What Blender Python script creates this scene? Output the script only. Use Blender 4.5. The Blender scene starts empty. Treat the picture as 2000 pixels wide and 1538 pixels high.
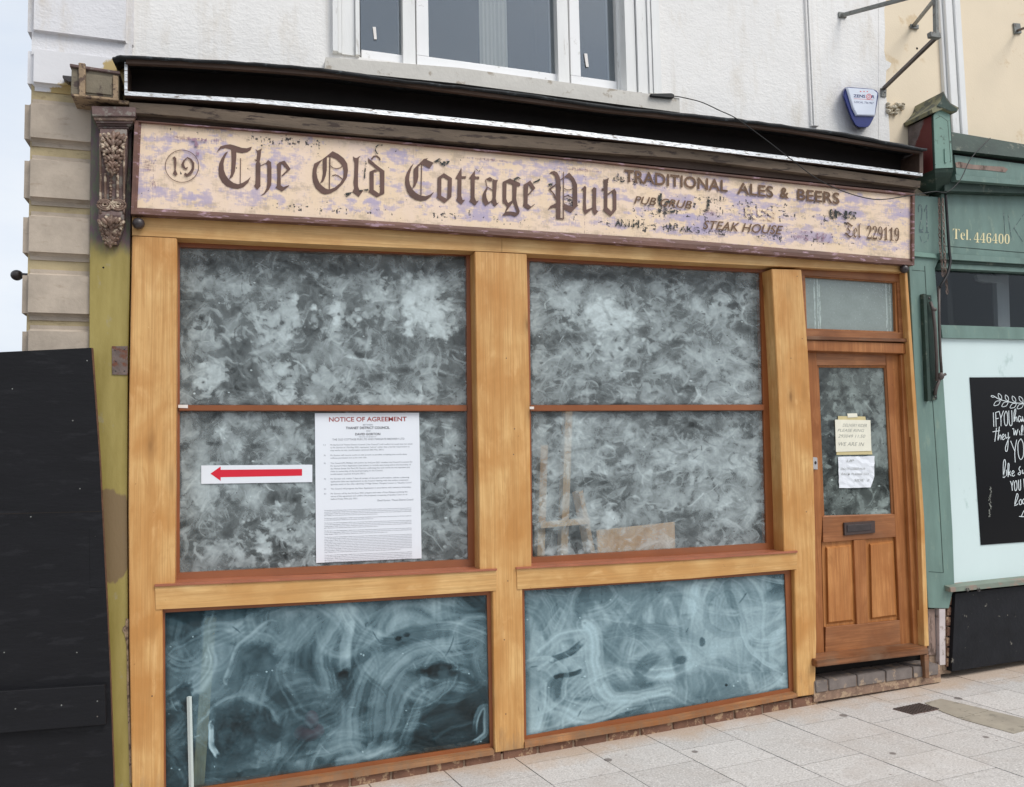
import bpy, bmesh, math, random
import numpy as np
from mathutils import Vector, Matrix
from mathutils.geometry import tessellate_polygon

scene = bpy.context.scene
COL = scene.collection
rnd = random.Random(7)

# ------------------------------------------------------------------ camera
F, YAW, PITCH, ROLL = 1.614, 0.32687091, 0.07023862, 0.02096018
CAM = Vector((0.0, -4.6, 1.79))
_f = Vector((math.sin(YAW) * math.cos(PITCH), math.cos(YAW) * math.cos(PITCH), math.sin(PITCH)))
_r = Vector((math.cos(YAW), -math.sin(YAW), 0))
_d = _f.cross(_r)
_R = _r * math.cos(ROLL) + _d * math.sin(ROLL)
_D = -_r * math.sin(ROLL) + _d * math.cos(ROLL)
cam = bpy.data.cameras.new('camera')
cam.sensor_width = 36.0
cam.lens = F / 2 * 36
cam.clip_start = 0.05
cam.clip_end = 500
camo = bpy.data.objects.new('camera', cam)
COL.objects.link(camo)
m3 = Matrix((_R, -_D, -_f)).transposed()
camo.matrix_world = Matrix.Translation(CAM) @ m3.to_4x4()
scene.camera = camo

# ------------------------------------------------------------------ light
SUN_EL, SUN_AZ = math.radians(50), math.radians(146)      # azimuth clockwise from +Y
world = bpy.data.worlds.new('World')
scene.world = world
world.use_nodes = True
nt = world.node_tree
bg = nt.nodes['Background']
sky = nt.nodes.new('ShaderNodeTexSky')
sky.sky_type = 'NISHITA'
sky.sun_disc = False
sky.sun_elevation = SUN_EL
sky.sun_rotation = SUN_AZ
sky.air_density = 1.0
sky.dust_density = 4.0
sky.ozone_density = 1.0
hs = nt.nodes.new('ShaderNodeHueSaturation')
hs.inputs['Saturation'].default_value = 0.30
nt.links.new(sky.outputs[0], hs.inputs['Color'])
# thin overcast veil over the clear-sky model
veil = nt.nodes.new('ShaderNodeMix')
veil.data_type = 'RGBA'
veil.inputs['Factor'].default_value = 0.72
wtc = nt.nodes.new('ShaderNodeTexCoord')
wmp = nt.nodes.new('ShaderNodeMapping')
wmp.inputs['Scale'].default_value = (1, 1, 2.4)
cl = nt.nodes.new('ShaderNodeTexNoise')
cl.inputs['Scale'].default_value = 2.2
cl.inputs['Detail'].default_value = 6
cl.inputs['Roughness'].default_value = 0.55
crp = nt.nodes.new('ShaderNodeValToRGB')
crp.color_ramp.elements[0].position = 0.36
crp.color_ramp.elements[0].color = (0.80, 0.86, 0.95, 1)
crp.color_ramp.elements[1].position = 0.62
crp.color_ramp.elements[1].color = (1, 1, 1, 1)
csc = nt.nodes.new('ShaderNodeMix')
csc.data_type = 'RGBA'
csc.blend_type = 'MULTIPLY'
csc.inputs['Factor'].default_value = 1.0
csc.inputs['B'].default_value = (6.6, 7.0, 7.5, 1)
nt.links.new(wtc.outputs['Generated'], wmp.inputs[0])
nt.links.new(wmp.outputs[0], cl.inputs['Vector'])
nt.links.new(cl.outputs['Fac'], crp.inputs[0])
nt.links.new(crp.outputs[0], csc.inputs['A'])
nt.links.new(csc.outputs['Result'], veil.inputs['B'])
nt.links.new(hs.outputs[0], veil.inputs['A'])
nt.links.new(veil.outputs['Result'], bg.inputs[0])
bg.inputs[1].default_value = 0.12
sun = bpy.data.lights.new('sun', 'SUN')
sun.energy = 1.6
sun.angle = math.radians(28)
sun.color = (1.0, 0.96, 0.9)
suno = bpy.data.objects.new('sun', sun)
COL.objects.link(suno)
sd = Vector((math.sin(SUN_AZ) * math.cos(SUN_EL), math.cos(SUN_AZ) * math.cos(SUN_EL), math.sin(SUN_EL)))
suno.rotation_euler = sd.to_track_quat('Z', 'Y').to_euler()
suno.location = sd * 20
scene.view_settings.view_transform = 'Standard'
scene.view_settings.look = 'None'
scene.view_settings.exposure = 0.33
scene.view_settings.gamma = 1
scene.cycles.max_bounces = 6
scene.cycles.transparent_max_bounces = 12
scene.cycles.caustics_reflective = False
scene.cycles.caustics_refractive = False

# ------------------------------------------------------------------ geometry helpers
def ray(u, v):
    return _f * F + _R * ((u - 1000) / 1000) + _D * ((v - 769) / 1000)

def W(u, v, y):
    """measured photo point -> the place it has on the plane at depth y"""
    d = ray(u, v)
    return CAM + d * ((y - CAM.y) / d.y)

G0, GX, GY = 0.0, 0.0287, 0.02
def gz(x, y):
    return G0 + GX * x + GY * y

def root_loc(o):
    p = Vector((0, 0, 0))
    while o is not None:
        p += o.location
        o = o.parent
    return p

def obj(name, bm, m, parent=None, smooth=False):
    me = bpy.data.meshes.new(name)
    if parent is not None:
        bmesh.ops.translate(bm, verts=bm.verts, vec=-root_loc(parent))
    bmesh.ops.recalc_face_normals(bm, faces=bm.faces)
    bm.to_mesh(me)
    bm.free()
    if smooth:
        me.polygons.foreach_set('use_smooth', [True] * len(me.polygons))
    if m:
        me.materials.append(m)
    o = bpy.data.objects.new(name, me)
    COL.objects.link(o)
    if parent is not None:
        o.parent = parent
    return o

def tag(o, label, cat, group=None):
    o['label'] = label
    o['category'] = cat
    if group:
        o['group'] = group
    return o

def thing(name, label, cat, loc=(0, 0, 0), group=None):
    o = bpy.data.objects.new(name, None)
    o.empty_display_size = 0.1
    COL.objects.link(o)
    o.location = loc
    return tag(o, label, cat, group)

def new():
    return bmesh.new()

def poly_prism(bm, front, back, bevel=0.0, seg=1):
    n = len(front)
    a = [bm.verts.new(p) for p in front]
    b = [bm.verts.new(p) for p in back]
    fs = [bm.faces.new(a), bm.faces.new(list(reversed(b)))]
    for i in range(n):
        j = (i + 1) % n
        fs.append(bm.faces.new((a[i], b[i], b[j], a[j])))
    bmesh.ops.recalc_face_normals(bm, faces=fs)
    if n > 4 and not bevel:
        for f in fs[:2]:
            f.normal_update()
        bmesh.ops.triangulate(bm, faces=fs[:2], ngon_method='EAR_CLIP')
    if bevel:
        es = set()
        for f in fs:
            es.update(f.edges)
        bmesh.ops.bevel(bm, geom=list(es), offset=bevel, segments=seg, affect='EDGES', clamp_overlap=True)

def prism(bm, px, y0, y1, bevel=0.0, seg=1):
    f = [W(u, v, y0) for u, v in px]
    poly_prism(bm, f, [Vector((p.x, y1, p.z)) for p in f], bevel, seg)

def band(bm, top, bot, y0, y1, ytop=None, bevel=0):
    """strip between two measured polylines of equal length, front at y0, back at y1; built as one solid"""
    yt = y0 if ytop is None else ytop
    f = [W(u, v, yt) for u, v in top]
    g = [W(u, v, y0) for u, v in bot]
    n = len(f)
    vs = []
    for p, q in zip(f, g):
        vs.append([bm.verts.new(p), bm.verts.new(q), bm.verts.new((q.x, y1, q.z)), bm.verts.new((p.x, y1, p.z))])
    for i in range(n - 1):
        for k in range(4):
            l = (k + 1) % 4
            bm.faces.new((vs[i][k], vs[i][l], vs[i + 1][l], vs[i + 1][k]))
    bm.faces.new(vs[0])
    bm.faces.new(list(reversed(vs[-1])))

def box(bm, x0, x1, y0, y1, z0, z1, bevel=0.0, seg=1):
    f = [Vector((x0, y0, z0)), Vector((x1, y0, z0)), Vector((x1, y0, z1)), Vector((x0, y0, z1))]
    poly_prism(bm, f, [Vector((p.x, y1, p.z)) for p in f], bevel, seg)

def ring(bm, outer, inner, y0, y1, yi=None):
    """frame between an outer and an inner outline with the same point count"""
    o = [W(u, v, y0) for u, v in outer]
    i_ = [W(u, v, y0 if yi is None else yi) for u, v in inner]
    n = len(o)
    A = [bm.verts.new(p) for p in o]
    B = [bm.verts.new(p) for p in i_]
    A2 = [bm.verts.new((p.x, y1, p.z)) for p in o]
    B2 = [bm.verts.new((p.x, y1, p.z)) for p in i_]
    for k in range(n):
        l = (k + 1) % n
        bm.faces.new((A[k], A[l], B[l], B[k]))
        bm.faces.new((B[k], B[l], B2[l], B2[k]))
        bm.faces.new((B2[k], B2[l], A2[l], A2[k]))
        bm.faces.new((A2[k], A2[l], A[l], A[k]))

def tube(bm, pts, r, n=8, flat=None):
    pts = [Vector(p) for p in pts]
    rings = []
    up = Vector((0.13, 0.21, 0.97)).normalized()
    for i, p in enumerate(pts):
        t = (pts[min(i + 1, len(pts) - 1)] - pts[max(i - 1, 0)]).normalized()
        if abs(t.dot(up)) > 0.97:
            up = Vector((1, 0.1, 0))
        s = t.cross(up).normalized()
        w = s.cross(t).normalized()
        rr = r if not isinstance(r, (list, tuple)) else r[i]
        if n == 4:
            c = [(-1, -1), (1, -1), (1, 1), (-1, 1)]
        else:
            c = [(math.cos(2 * math.pi * k / n), math.sin(2 * math.pi * k / n)) for k in range(n)]
        rings.append([bm.verts.new(p + s * (a * rr) + w * (b * rr)) for a, b in c])
    for i in range(len(rings) - 1):
        for k in range(n):
            l = (k + 1) % n
            bm.faces.new((rings[i][k], rings[i][l], rings[i + 1][l], rings[i + 1][k]))
    bm.faces.new(list(reversed(rings[0])))
    bm.faces.new(rings[-1])

def spline(pts, n=6):
    pts = [Vector(p) for p in pts]
    out = []
    P = [pts[0]] + pts + [pts[-1]]
    for i in range(1, len(P) - 2):
        a, b, c, d = P[i - 1], P[i], P[i + 1], P[i + 2]
        for k in range(n):
            t = k / n
            out.append(0.5 * ((2 * b) + (c - a) * t + (2 * a - 5 * b + 4 * c - d) * t * t + (3 * b - a - 3 * c + d) * t ** 3))
    out.append(pts[-1])
    return out

def blob(bm, c, sx, sy, sz, seg=10, rot=0.0):
    m = Matrix.Translation(c) @ Matrix.Rotation(rot, 4, 'Y') @ Matrix.Diagonal((sx, sy, sz, 1))
    bmesh.ops.create_uvsphere(bm, u_segments=seg, v_segments=max(6, seg - 3), radius=1, matrix=m)

def polyline_at(pl, s):
    """points along a polyline at fractions s, by x"""
    xs = np.array([p[0] for p in pl], float)
    ys = np.array([p[1] for p in pl], float)
    x = xs[0] + (xs[-1] - xs[0]) * s
    return x, np.interp(x, xs, ys)

def grid_sheet(name, top, bot, y, nu, nv, m, parent, attrs, wob=None):
    s = np.linspace(0, 1, nu)
    tx, ty = polyline_at(top, s)
    bx, by = polyline_at(bot, s)
    t = np.linspace(0, 1, nv)[:, None]
    U = tx * (1 - t) + bx * t
    V = ty * (1 - t) + by * t
    a = (U - 1000) / 1000
    b = (V - 769) / 1000
    D = [(_f[k] * F + _R[k] * a + _D[k] * b) for k in range(3)]
    sc = (y - CAM.y) / D[1]
    co = np.stack([CAM.x + D[0] * sc, CAM.y + D[1] * sc, CAM.z + D[2] * sc], -1)
    if wob is not None:
        co[..., 1] += wob
    co = co.reshape(-1, 3) - np.array(root_loc(parent))
    idx = np.arange(nu * nv).reshape(nv, nu)
    q = np.stack([idx[:-1, :-1], idx[1:, :-1], idx[1:, 1:], idx[:-1, 1:]], -1).reshape(-1, 4)
    me = bpy.data.meshes.new(name)
    me.vertices.add(len(co))
    me.vertices.foreach_set('co', co.astype(np.float32).ravel())
    me.loops.add(q.size)
    me.loops.foreach_set('vertex_index', q.astype(np.int32).ravel())
    me.polygons.add(len(q))
    me.polygons.foreach_set('loop_start', np.arange(0, q.size, 4, dtype=np.int32))
    me.update(calc_edges=True)
    for k, arr in attrs.items():
        at = me.attributes.new(k, 'FLOAT', 'POINT')
        at.data.foreach_set('value', arr.astype(np.float32).ravel())
    me.materials.append(m)
    o = bpy.data.objects.new(name, me)
    COL.objects.link(o)
    o.parent = parent
    return o

def text_verts(s, bold=0.0, shear=0.0):
    c = bpy.data.curves.new('tmp', 'FONT')
    c.body = s
    c.offset = bold
    c.shear = shear
    c.resolution_u = 3
    o = bpy.data.objects.new('tmp', c)
    COL.objects.link(o)
    dg = bpy.context.evaluated_depsgraph_get()
    me = bpy.data.meshes.new_from_object(o.evaluated_get(dg))
    co = [tuple(v.co[:2]) for v in me.vertices]
    fs = [tuple(p.vertices) for p in me.polygons]
    bpy.data.objects.remove(o)
    bpy.data.curves.remove(c)
    bpy.data.meshes.remove(me)
    return co, fs

def text_quad(bm, s, quad, y, bold=0.0, shear=0.0, keep=False, wave=0.0):
    """lettering laid into the measured quadrilateral TL TR BR BL"""
    co, fs = text_verts(s, bold, shear)
    if not co:
        return
    xs = [c[0] for c in co]
    ys = [c[1] for c in co]
    x0, x1, y0, y1 = min(xs), max(xs), min(ys), max(ys)
    if keep:
        y0, y1 = -0.22, 0.72
    TL, TR, BR, BL = [Vector(q) for q in quad]
    vs = []
    for x, yy in co:
        a = (x - x0) / (x1 - x0)
        b = (yy - y0) / (y1 - y0)
        p = (BL * (1 - a) + BR * a) * (1 - b) + (TL * (1 - a) + TR * a) * b
        vs.append(bm.verts.new(W(p.x, p.y, y)))
    for f in fs:
        try:
            bm.faces.new([vs[i] for i in f])
        except ValueError:
            pass

def flat_poly(bm, px, y):
    vs = [bm.verts.new(W(u, v, y)) for u, v in px]
    for t in tessellate_polygon([[Vector((u, v, 0)) for u, v in px]]):
        bm.faces.new([vs[i] for i in t])

def ribbon(bm, px, w, y, closed=False):
    """a painted line of photo-width w along px"""
    pts = [Vector(p) for p in px]
    n = len(pts)
    L = []
    for i, p in enumerate(pts):
        if closed:
            t = pts[(i + 1) % n] - pts[(i - 1) % n]
        else:
            t = pts[min(i + 1, n - 1)] - pts[max(i - 1, 0)]
        if t.length < 1e-6:
            t = Vector((1, 0))
        t.normalize()
        nn = Vector((-t.y, t.x)) * (w / 2)
        a, b = p + nn, p - nn
        L.append((bm.verts.new(W(a.x, a.y, y)), bm.verts.new(W(b.x, b.y, y))))
    for i in range(n if closed else n - 1):
        j = (i + 1) % n
        bm.faces.new((L[i][0], L[i][1], L[j][1], L[j][0]))

# ------------------------------------------------------------------ materials
def srgb(r, g, b):
    f = lambda c: (c / 255 / 12.92) if c / 255 <= 0.04045 else ((c / 255 + 0.055) / 1.055) ** 2.4
    return (f(r), f(g), f(b), 1)

class NB:
    """small node builder"""
    def __init__(self, name):
        self.m = bpy.data.materials.new(name)
        self.m.use_nodes = True
        self.t = self.m.node_tree
        self.b = self.t.nodes['Principled BSDF']
        self.out = self.t.nodes['Material Output']
        self.tc = self.t.nodes.new('ShaderNodeTexCoord')
    def link(self, a, b):
        self.t.links.new(a, b)
    def n(self, kind, **kw):
        x = self.t.nodes.new(kind)
        for k, v in kw.items():
            setattr(x, k, v)
        return x
    def coords(self, scale=(1, 1, 1), loc=(0, 0, 0), rot=(0, 0, 0)):
        mp = self.n('ShaderNodeMapping')
        mp.inputs['Scale'].default_value = scale
        mp.inputs['Location'].default_value = loc
        mp.inputs['Rotation'].default_value = rot
        self.link(self.tc.outputs['Object'], mp.inputs['Vector'])
        return mp.outputs[0]
    def noise(self, vec, scale=5, detail=4, rough=0.55, dist=0.0):
        x = self.n('ShaderNodeTexNoise')
        x.inputs['Scale'].default_value = scale
        x.inputs['Detail'].default_value = detail
        x.inputs['Roughness'].default_value = rough
        x.inputs['Distortion'].default_value = dist
        self.link(vec, x.inputs['Vector'])
        return x.outputs['Fac']
    def voro(self, vec, scale=5, feature='F1'):
        x = self.n('ShaderNodeTexVoronoi', feature=feature)
        x.inputs['Scale'].default_value = scale
        self.link(vec, x.inputs['Vector'])
        return x.outputs['Distance']
    def ramp(self, fac, *stops):
        x = self.n('ShaderNodeValToRGB')
        e = x.color_ramp.elements
        while len(e) > 1:
            e.remove(e[-1])
        for i, (p, c) in enumerate(stops):
            if not isinstance(c, (tuple, list)):
                c = (c, c, c, 1)
            if i == 0:
                e[0].position = p
                e[0].color = c
            else:
                k = e.new(p)
                k.color = c
        self.link(fac, x.inputs['Fac'])
        return x.outputs['Color']
    def mix(self, fac, a, b, mode='MIX'):
        x = self.n('ShaderNodeMix', data_type='RGBA', blend_type=mode)
        for s, v in ((x.inputs['Factor'], fac), (x.inputs['A'], a), (x.inputs['B'], b)):
            if hasattr(v, 'is_linked') or hasattr(v, 'links'):
                self.link(v, s)
            else:
                s.default_value = v
        return x.outputs['Result']
    def math(self, op, a, b=0.5, clamp=False):
        x = self.n('ShaderNodeMath', operation=op, use_clamp=clamp)
        for s, v in ((x.inputs[0], a), (x.inputs[1], b)):
            if hasattr(v, 'links'):
                self.link(v, s)
            else:
                s.default_value = v
        return x.outputs[0]
    def attr(self, name):
        x = self.n('ShaderNodeAttribute', attribute_name=name)
        return x.outputs['Fac']
    def xyz(self):
        s = self.n('ShaderNodeSeparateXYZ')
        self.link(self.n('ShaderNodeNewGeometry').outputs['Position'], s.inputs[0])
        return s.outputs
    def bump(self, h, strength=0.3, dist=0.01):
        x = self.n('ShaderNodeBump')
        x.inputs['Strength'].default_value = strength
        x.inputs['Distance'].default_value = dist
        self.link(h, x.inputs['Height'])
        self.link(x.outputs[0], self.b.inputs['Normal'])
    def fresnel(self, refl):
        lw = self.n('ShaderNodeLayerWeight')
        lw.inputs['Blend'].default_value = 0.5
        f = self.math('POWER', lw.outputs['Facing'], 4.0)
        return self.math('MULTIPLY', self.math('ADD', self.math('MULTIPLY', f, 0.9), 0.045), refl, True)
    def finish(self, color, rough=0.6, spec=0.4, metal=0.0):
        if hasattr(color, 'links'):
            self.link(color, self.b.inputs['Base Color'])
        else:
            self.b.inputs['Base Color'].default_value = color
        if hasattr(rough, 'links'):
            self.link(rough, self.b.inputs['Roughness'])
        else:
            self.b.inputs['Roughness'].default_value = rough
        self.b.inputs['Specular IOR Level'].default_value = spec
        self.b.inputs['Metallic'].default_value = metal
        return self.m

def k(c, f):
    return (c[0] * f, c[1] * f, c[2] * f, 1)

def paint(name, c, var=0.15, scale=6, rough=0.55, stain=None, stain_amt=0.5, stain_scale=9, bump=0.15, bscale=60, stretch=(1, 1, 1), spec=0.4, metal=0.0, fine=0.0):
    n = NB(name)
    v = n.coords(stretch)
    a = n.noise(v, scale, 5)
    col = n.mix(n.ramp(a, (0.3, 0.0), (0.7, 1.0)), k(c, 1 - var), k(c, 1 + var))
    if stain is not None:
        b = n.noise(n.coords(stretch, (3.1, 1.7, 5.2)), stain_scale, 7, 0.65)
        lo = 0.5 + 0.2 * (1 - stain_amt * 2)
        col = n.mix(n.ramp(b, (lo, 0.0), (lo + 0.07, 1.0)), col, stain)
    if fine:
        col = n.mix(n.ramp(n.noise(n.coords(stretch), 220, 2), (0.35, 0), (0.65, 1)), k(c, 1 - fine), col, 'MIX') if False else n.mix(fine, col, n.ramp(n.noise(n.coords(stretch), 220, 2), (0.35, (0, 0, 0, 1)), (0.65, (1, 1, 1, 1))), 'OVERLAY')
    n.bump(n.noise(n.coords(stretch), bscale, 5), bump, 0.004)
    return n.finish(col, rough, spec, metal)

def wood(name, c, dark, axis='z', grain=1.0, rough=0.45, knots=True, weather=0.0):
    n = NB(name)
    st = {'z': (9, 9, 0.75), 'x': (0.75, 9, 9)}[axis]
    st2 = {'z': (130, 130, 2.4), 'x': (2.4, 130, 130)}[axis]
    st3 = {'z': (34, 34, 0.8), 'x': (0.8, 34, 34)}[axis]
    g3 = n.noise(n.coords(st3, (1, 3, 5)), 1.0, 5, 0.65, 0.8)
    g1 = n.noise(n.coords(st), 1.6, 6, 0.6, 1.2)
    g2 = n.noise(n.coords(st2), 1.0, 4, 0.6, 0.3)
    bl = n.noise(n.coords((1, 1, 1)), 2.6, 3, 0.5, 0.4)
    col = n.mix(n.ramp(bl, (0.36, 0), (0.64, 1)), c, k(dark, 1.0))
    b2 = n.noise(n.coords({'z': (2.5, 2.5, 1.0), 'x': (1.0, 2.5, 2.5)}[axis], (2, 6, 1)), 5, 5, 0.6, 0.5)
    col = n.mix(n.ramp(b2, (0.52, 0), (0.7, 0.55)), col, k(dark, 0.82))
    col = n.mix(n.ramp(b2, (0.3, 0.45), (0.45, 0)), col, (min(c[0] * 1.18, .9), min(c[1] * 1.22, .9), min(c[2] * 1.35, .9), 1))
    col = n.mix(n.math('MULTIPLY', n.ramp(g1, (0.42, 0), (0.6, 1)), 0.6 * grain), col, dark)
    col = n.mix(n.math('MULTIPLY', n.ramp(g2, (0.45, 0), (0.68, 1)), 0.5 * grain), col, k(dark, 0.68))
    col = n.mix(n.math('MULTIPLY', n.ramp(g3, (0.5, 0), (0.56, 1)), 0.42 * grain), col, k(dark, 0.82))
    if knots:
        ks = {'z': (3.2, 3.2, 1.1), 'x': (1.1, 3.2, 3.2)}[axis]
        kn = n.voro(n.coords(ks, (0.3, 0.2, 0.9)), 1.7)
        col = n.mix(n.ramp(n.math('ADD', kn, n.math('MULTIPLY', g1, 0.06)), (0.06, 0.9), (0.12, 0.3), (0.24, 0.0)), col, k(dark, 0.38))
    if weather:
        wz = n.noise(n.coords((1, 1, 1), (5, 5, 5)), 5, 5, 0.6)
        col = n.mix(n.math('MULTIPLY', n.ramp(wz, (0.45, 0), (0.7, 1)), weather), col, srgb(120, 95, 75))
    sp = n.noise(n.coords((1, 1, 1), (8, 2, 1)), 55, 2, 0.5)
    col = n.mix(n.ramp(sp, (0.74, 0.0), (0.78, 0.6)), col, k(dark, 0.4))
    z = n.xyz()
    gr = n.math('ADD', n.math('MULTIPLY', z[2], -2.4), n.math('MULTIPLY', n.noise(n.coords((5, 5, 1.2), (4, 4, 4)), 5, 6, 0.65), 1.9))
    col = n.mix(n.ramp(gr, (0.42, 0.0), (1.0, 0.6)), col, srgb(128, 108, 88))
    n.bump(n.math('ADD', g2, n.math('MULTIPLY', g1, 0.6)), 0.22, 0.002)
    return n.finish(col, rough, 0.35)

OAK_C, OAK_D = srgb(218, 177, 118), srgb(190, 136, 76)
M = {}
M['oak_v'] = wood('oak_upright', OAK_C, OAK_D, 'z', 0.8)
M['oak_h'] = wood('oak_horizontal', srgb(222, 184, 126), srgb(194, 146, 88), 'x', 0.8, knots=False)
M['oak_sill'] = wood('oak_sill', srgb(190, 140, 96), srgb(150, 98, 58), 'x', 1.0, knots=False, weather=0.6)
M['door_v'] = wood('door_timber_upright', srgb(178, 120, 72), srgb(144, 88, 46), 'z', 1.0, knots=False)
M['door_h'] = wood('door_timber_cross', srgb(172, 116, 74), srgb(134, 84, 50), 'x', 1.0, knots=False, weather=0.25)
M['door_panel'] = wood('door_timber_panel', srgb(200, 142, 86), srgb(168, 108, 58), 'z', 1.1, knots=False)
M['door_sill'] = wood('door_sill_timber', srgb(150, 100, 66), srgb(100, 62, 36), 'x', 1.2, knots=False, weather=0.8)
M['alu'] = paint('brown_window_frame', srgb(134, 76, 38), 0.12, 5, 0.36, bump=0.02, spec=0.5)
M['alu_sill'] = paint('brown_metal_sill', srgb(160, 98, 72), 0.15, 8, 0.3, bump=0.03, spec=0.6)
M['cornice'] = paint('weathered_dark_timber', srgb(104, 90, 76), 0.3, 5, 0.7, srgb(66, 54, 47), 0.4, 14, 0.5, 40, (0.6, 1, 3))
M['sign_frame'] = paint('peeling_brown_moulding', srgb(104, 74, 64), 0.3, 7, 0.6, srgb(160, 130, 140), 0.35, 22, 0.5, 50, (0.5, 1, 2))
M['blind_dark'] = paint('blind_box_dark_paint', srgb(78, 61, 51), 0.35, 4, 0.65, srgb(86, 66, 54), 0.4, 6, 0.3, 30, (0.4, 1, 1))
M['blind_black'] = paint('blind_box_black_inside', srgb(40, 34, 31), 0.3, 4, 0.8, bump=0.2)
M['felt'] = paint('black_roofing_felt', srgb(34, 36, 38), 0.3, 12, 0.7, srgb(70, 76, 80), 0.3, 18, 0.6, 60)
M['silver'] = paint('worn_silver_paint', srgb(204, 206, 208), 0.15, 30, 0.32, srgb(128, 122, 116), 0.4, 60, 0.8, 160, (0.3, 1, 1.4), metal=0.6)
M['olive'] = None
M['carve'] = paint('flaking_brown_gilt_paint', srgb(112, 90, 77), 0.4, 18, 0.42, srgb(190, 172, 150), 0.4, 26, 0.8, 90)
M['carve_dark'] = paint('flaking_plum_paint', srgb(100, 80, 76), 0.3, 14, 0.55, srgb(128, 120, 112), 0.45, 20, 0.6, 70)
M['block'] = paint('grey_brown_flaking_paint', srgb(118, 108, 90), 0.2, 10, 0.6, srgb(74, 60, 54), 0.45, 16, 0.6, 60)
M['block_light'] = paint('bare_flaked_timber', srgb(150, 128, 102), 0.25, 20, 0.7, srgb(90, 72, 62), 0.45, 26, 0.6, 60)
M['hoarding'] = paint('black_painted_board', srgb(23, 23, 26), 0.16, 4, 0.6, srgb(32, 32, 35), 0.35, 9, 0.3, 30, (0.6, 1, 2.5), 0.2)
M['hoarding_edge'] = paint('bare_board_edge', srgb(96, 66, 48), 0.3, 30, 0.8)
M['paper'] = paint('white_paper', srgb(222, 226, 232), 0.02, 3, 0.6, bump=0.05, bscale=8)
M['paper_cream'] = paint('aged_paper', srgb(226, 223, 206), 0.06, 9, 0.7, bump=0.2, bscale=15)
M['paper_tan'] = paint('buff_envelope_paper', srgb(198, 184, 138), 0.08, 9, 0.7, bump=0.2, bscale=15)
M['ink'] = paint('black_ink', srgb(58, 60, 66), 0.0, 3, 0.7, bump=0)
M['ink_grey'] = paint('small_print_ink', srgb(112, 116, 124), 0.0, 3, 0.7, bump=0)
M['ink_red'] = paint('dark_red_ink', srgb(150, 48, 44), 0.0, 3, 0.7, bump=0)
M['arrow_red'] = paint('red_arrow_print', srgb(206, 30, 52), 0.02, 3, 0.5, bump=0)
M['pen'] = paint('pen_ink', srgb(120, 122, 116), 0.1, 3, 0.7, bump=0)
M['iron'] = paint('dark_iron', srgb(52, 44, 44), 0.3, 30, 0.4, bump=0.3, spec=0.6)
M['rust'] = paint('rusty_plate', srgb(106, 92, 86), 0.3, 20, 0.6, srgb(104, 64, 46), 0.45, 24, 0.5, 80)
M['galv'] = paint('weathered_grey_steel', srgb(112, 114, 110), 0.2, 18, 0.5, srgb(84, 74, 66), 0.4, 30, 0.3, 80, spec=0.6)
M['steel_dark'] = paint('dark_brown_steel', srgb(80, 70, 66), 0.2, 18, 0.5, bump=0.2, spec=0.5)
M['brass_dark'] = paint('bronze_letter_plate', srgb(62, 46, 42), 0.2, 20, 0.35, bump=0.1, spec=0.7)
M['bell'] = paint('grey_metal_bell', srgb(170, 170, 172), 0.05, 9, 0.35, spec=0.7)
M['blue'] = paint('navy_blue_plastic', srgb(24, 40, 112), 0.05, 4, 0.3, spec=0.5, bump=0)
M['white_plastic'] = paint('white_plastic', srgb(222, 228, 240), 0.02, 4, 0.3, spec=0.5, bump=0)
M['blue_ink'] = paint('navy_ink', srgb(40, 50, 110), 0, 3, 0.5, bump=0)
M['red_ink'] = paint('scarlet_ink', srgb(220, 70, 70), 0, 3, 0.5, bump=0)
M['black_rubber'] = paint('black_cable', srgb(30, 29, 30), 0.1, 6, 0.5, bump=0)
GREEN = srgb(106, 130, 122)
M['green'] = paint('sea_green_shop_paint', GREEN, 0.16, 4, 0.5, srgb(120, 140, 128), 0.3, 12, 0.2, 40, (2, 1, 0.6))
M['green_bright'] = paint('clean_green_paint', srgb(116, 146, 134), 0.1, 5, 0.5, srgb(60, 70, 60), 0.25, 26, 0.3, 50)
M['green_dark'] = paint('dark_green_paint_and_shade', srgb(44, 62, 54), 0.25, 6, 0.6, srgb(90, 96, 84), 0.3, 14, 0.5, 40)
M['bare_grey'] = paint('bare_grey_timber', srgb(138, 118, 108), 0.25, 12, 0.75, srgb(90, 74, 66), 0.45, 20, 0.4, 50, (1, 1, 0.3))
M['batten'] = paint('pale_grey_batten', srgb(190, 180, 178), 0.1, 12, 0.7, srgb(140, 126, 118), 0.35, 20, 0.2, 50)
M['hood_side'] = None
M['moss'] = paint('mossy_lead', srgb(92, 94, 84), 0.3, 10, 0.8, srgb(126, 124, 98), 0.5, 14, 0.6, 40)
M['mint'] = paint('pale_mint_panel', srgb(205, 221, 220), 0.03, 2, 0.3, srgb(178, 198, 195), 0.2, 5, 0.12, 12, (1, 1, 0.5))
M['riser'] = paint('black_stall_riser_paint', srgb(26, 27, 31), 0.25, 8, 0.55, srgb(150, 146, 136), 0.12, 16, 0.6, 30, spec=0.2)
M['cream'] = paint('cream_render', srgb(228, 212, 186), 0.03, 3, 0.8, srgb(214, 192, 158), 0.2, 5, 0.25, 90)
M['white_gloss'] = paint('white_gloss_joinery', srgb(232, 232, 232), 0.03, 4, 0.35, srgb(190, 188, 182), 0.18, 14, 0.08, 40)
M['white_dull'] = paint('chalky_white_joinery', srgb(226, 226, 224), 0.04, 5, 0.6, srgb(190, 186, 180), 0.2, 9, 0.2, 60, (4, 1, 0.6))
M['stone_sill'] = paint('painted_stone_sill', srgb(206, 202, 194), 0.06, 8, 0.8, srgb(168, 158, 144), 0.3, 12, 0.5, 40)
M['chalkboard'] = paint('black_board_print', srgb(13, 13, 16), 0.05, 3, 0.3, bump=0, spec=0.2)
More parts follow.
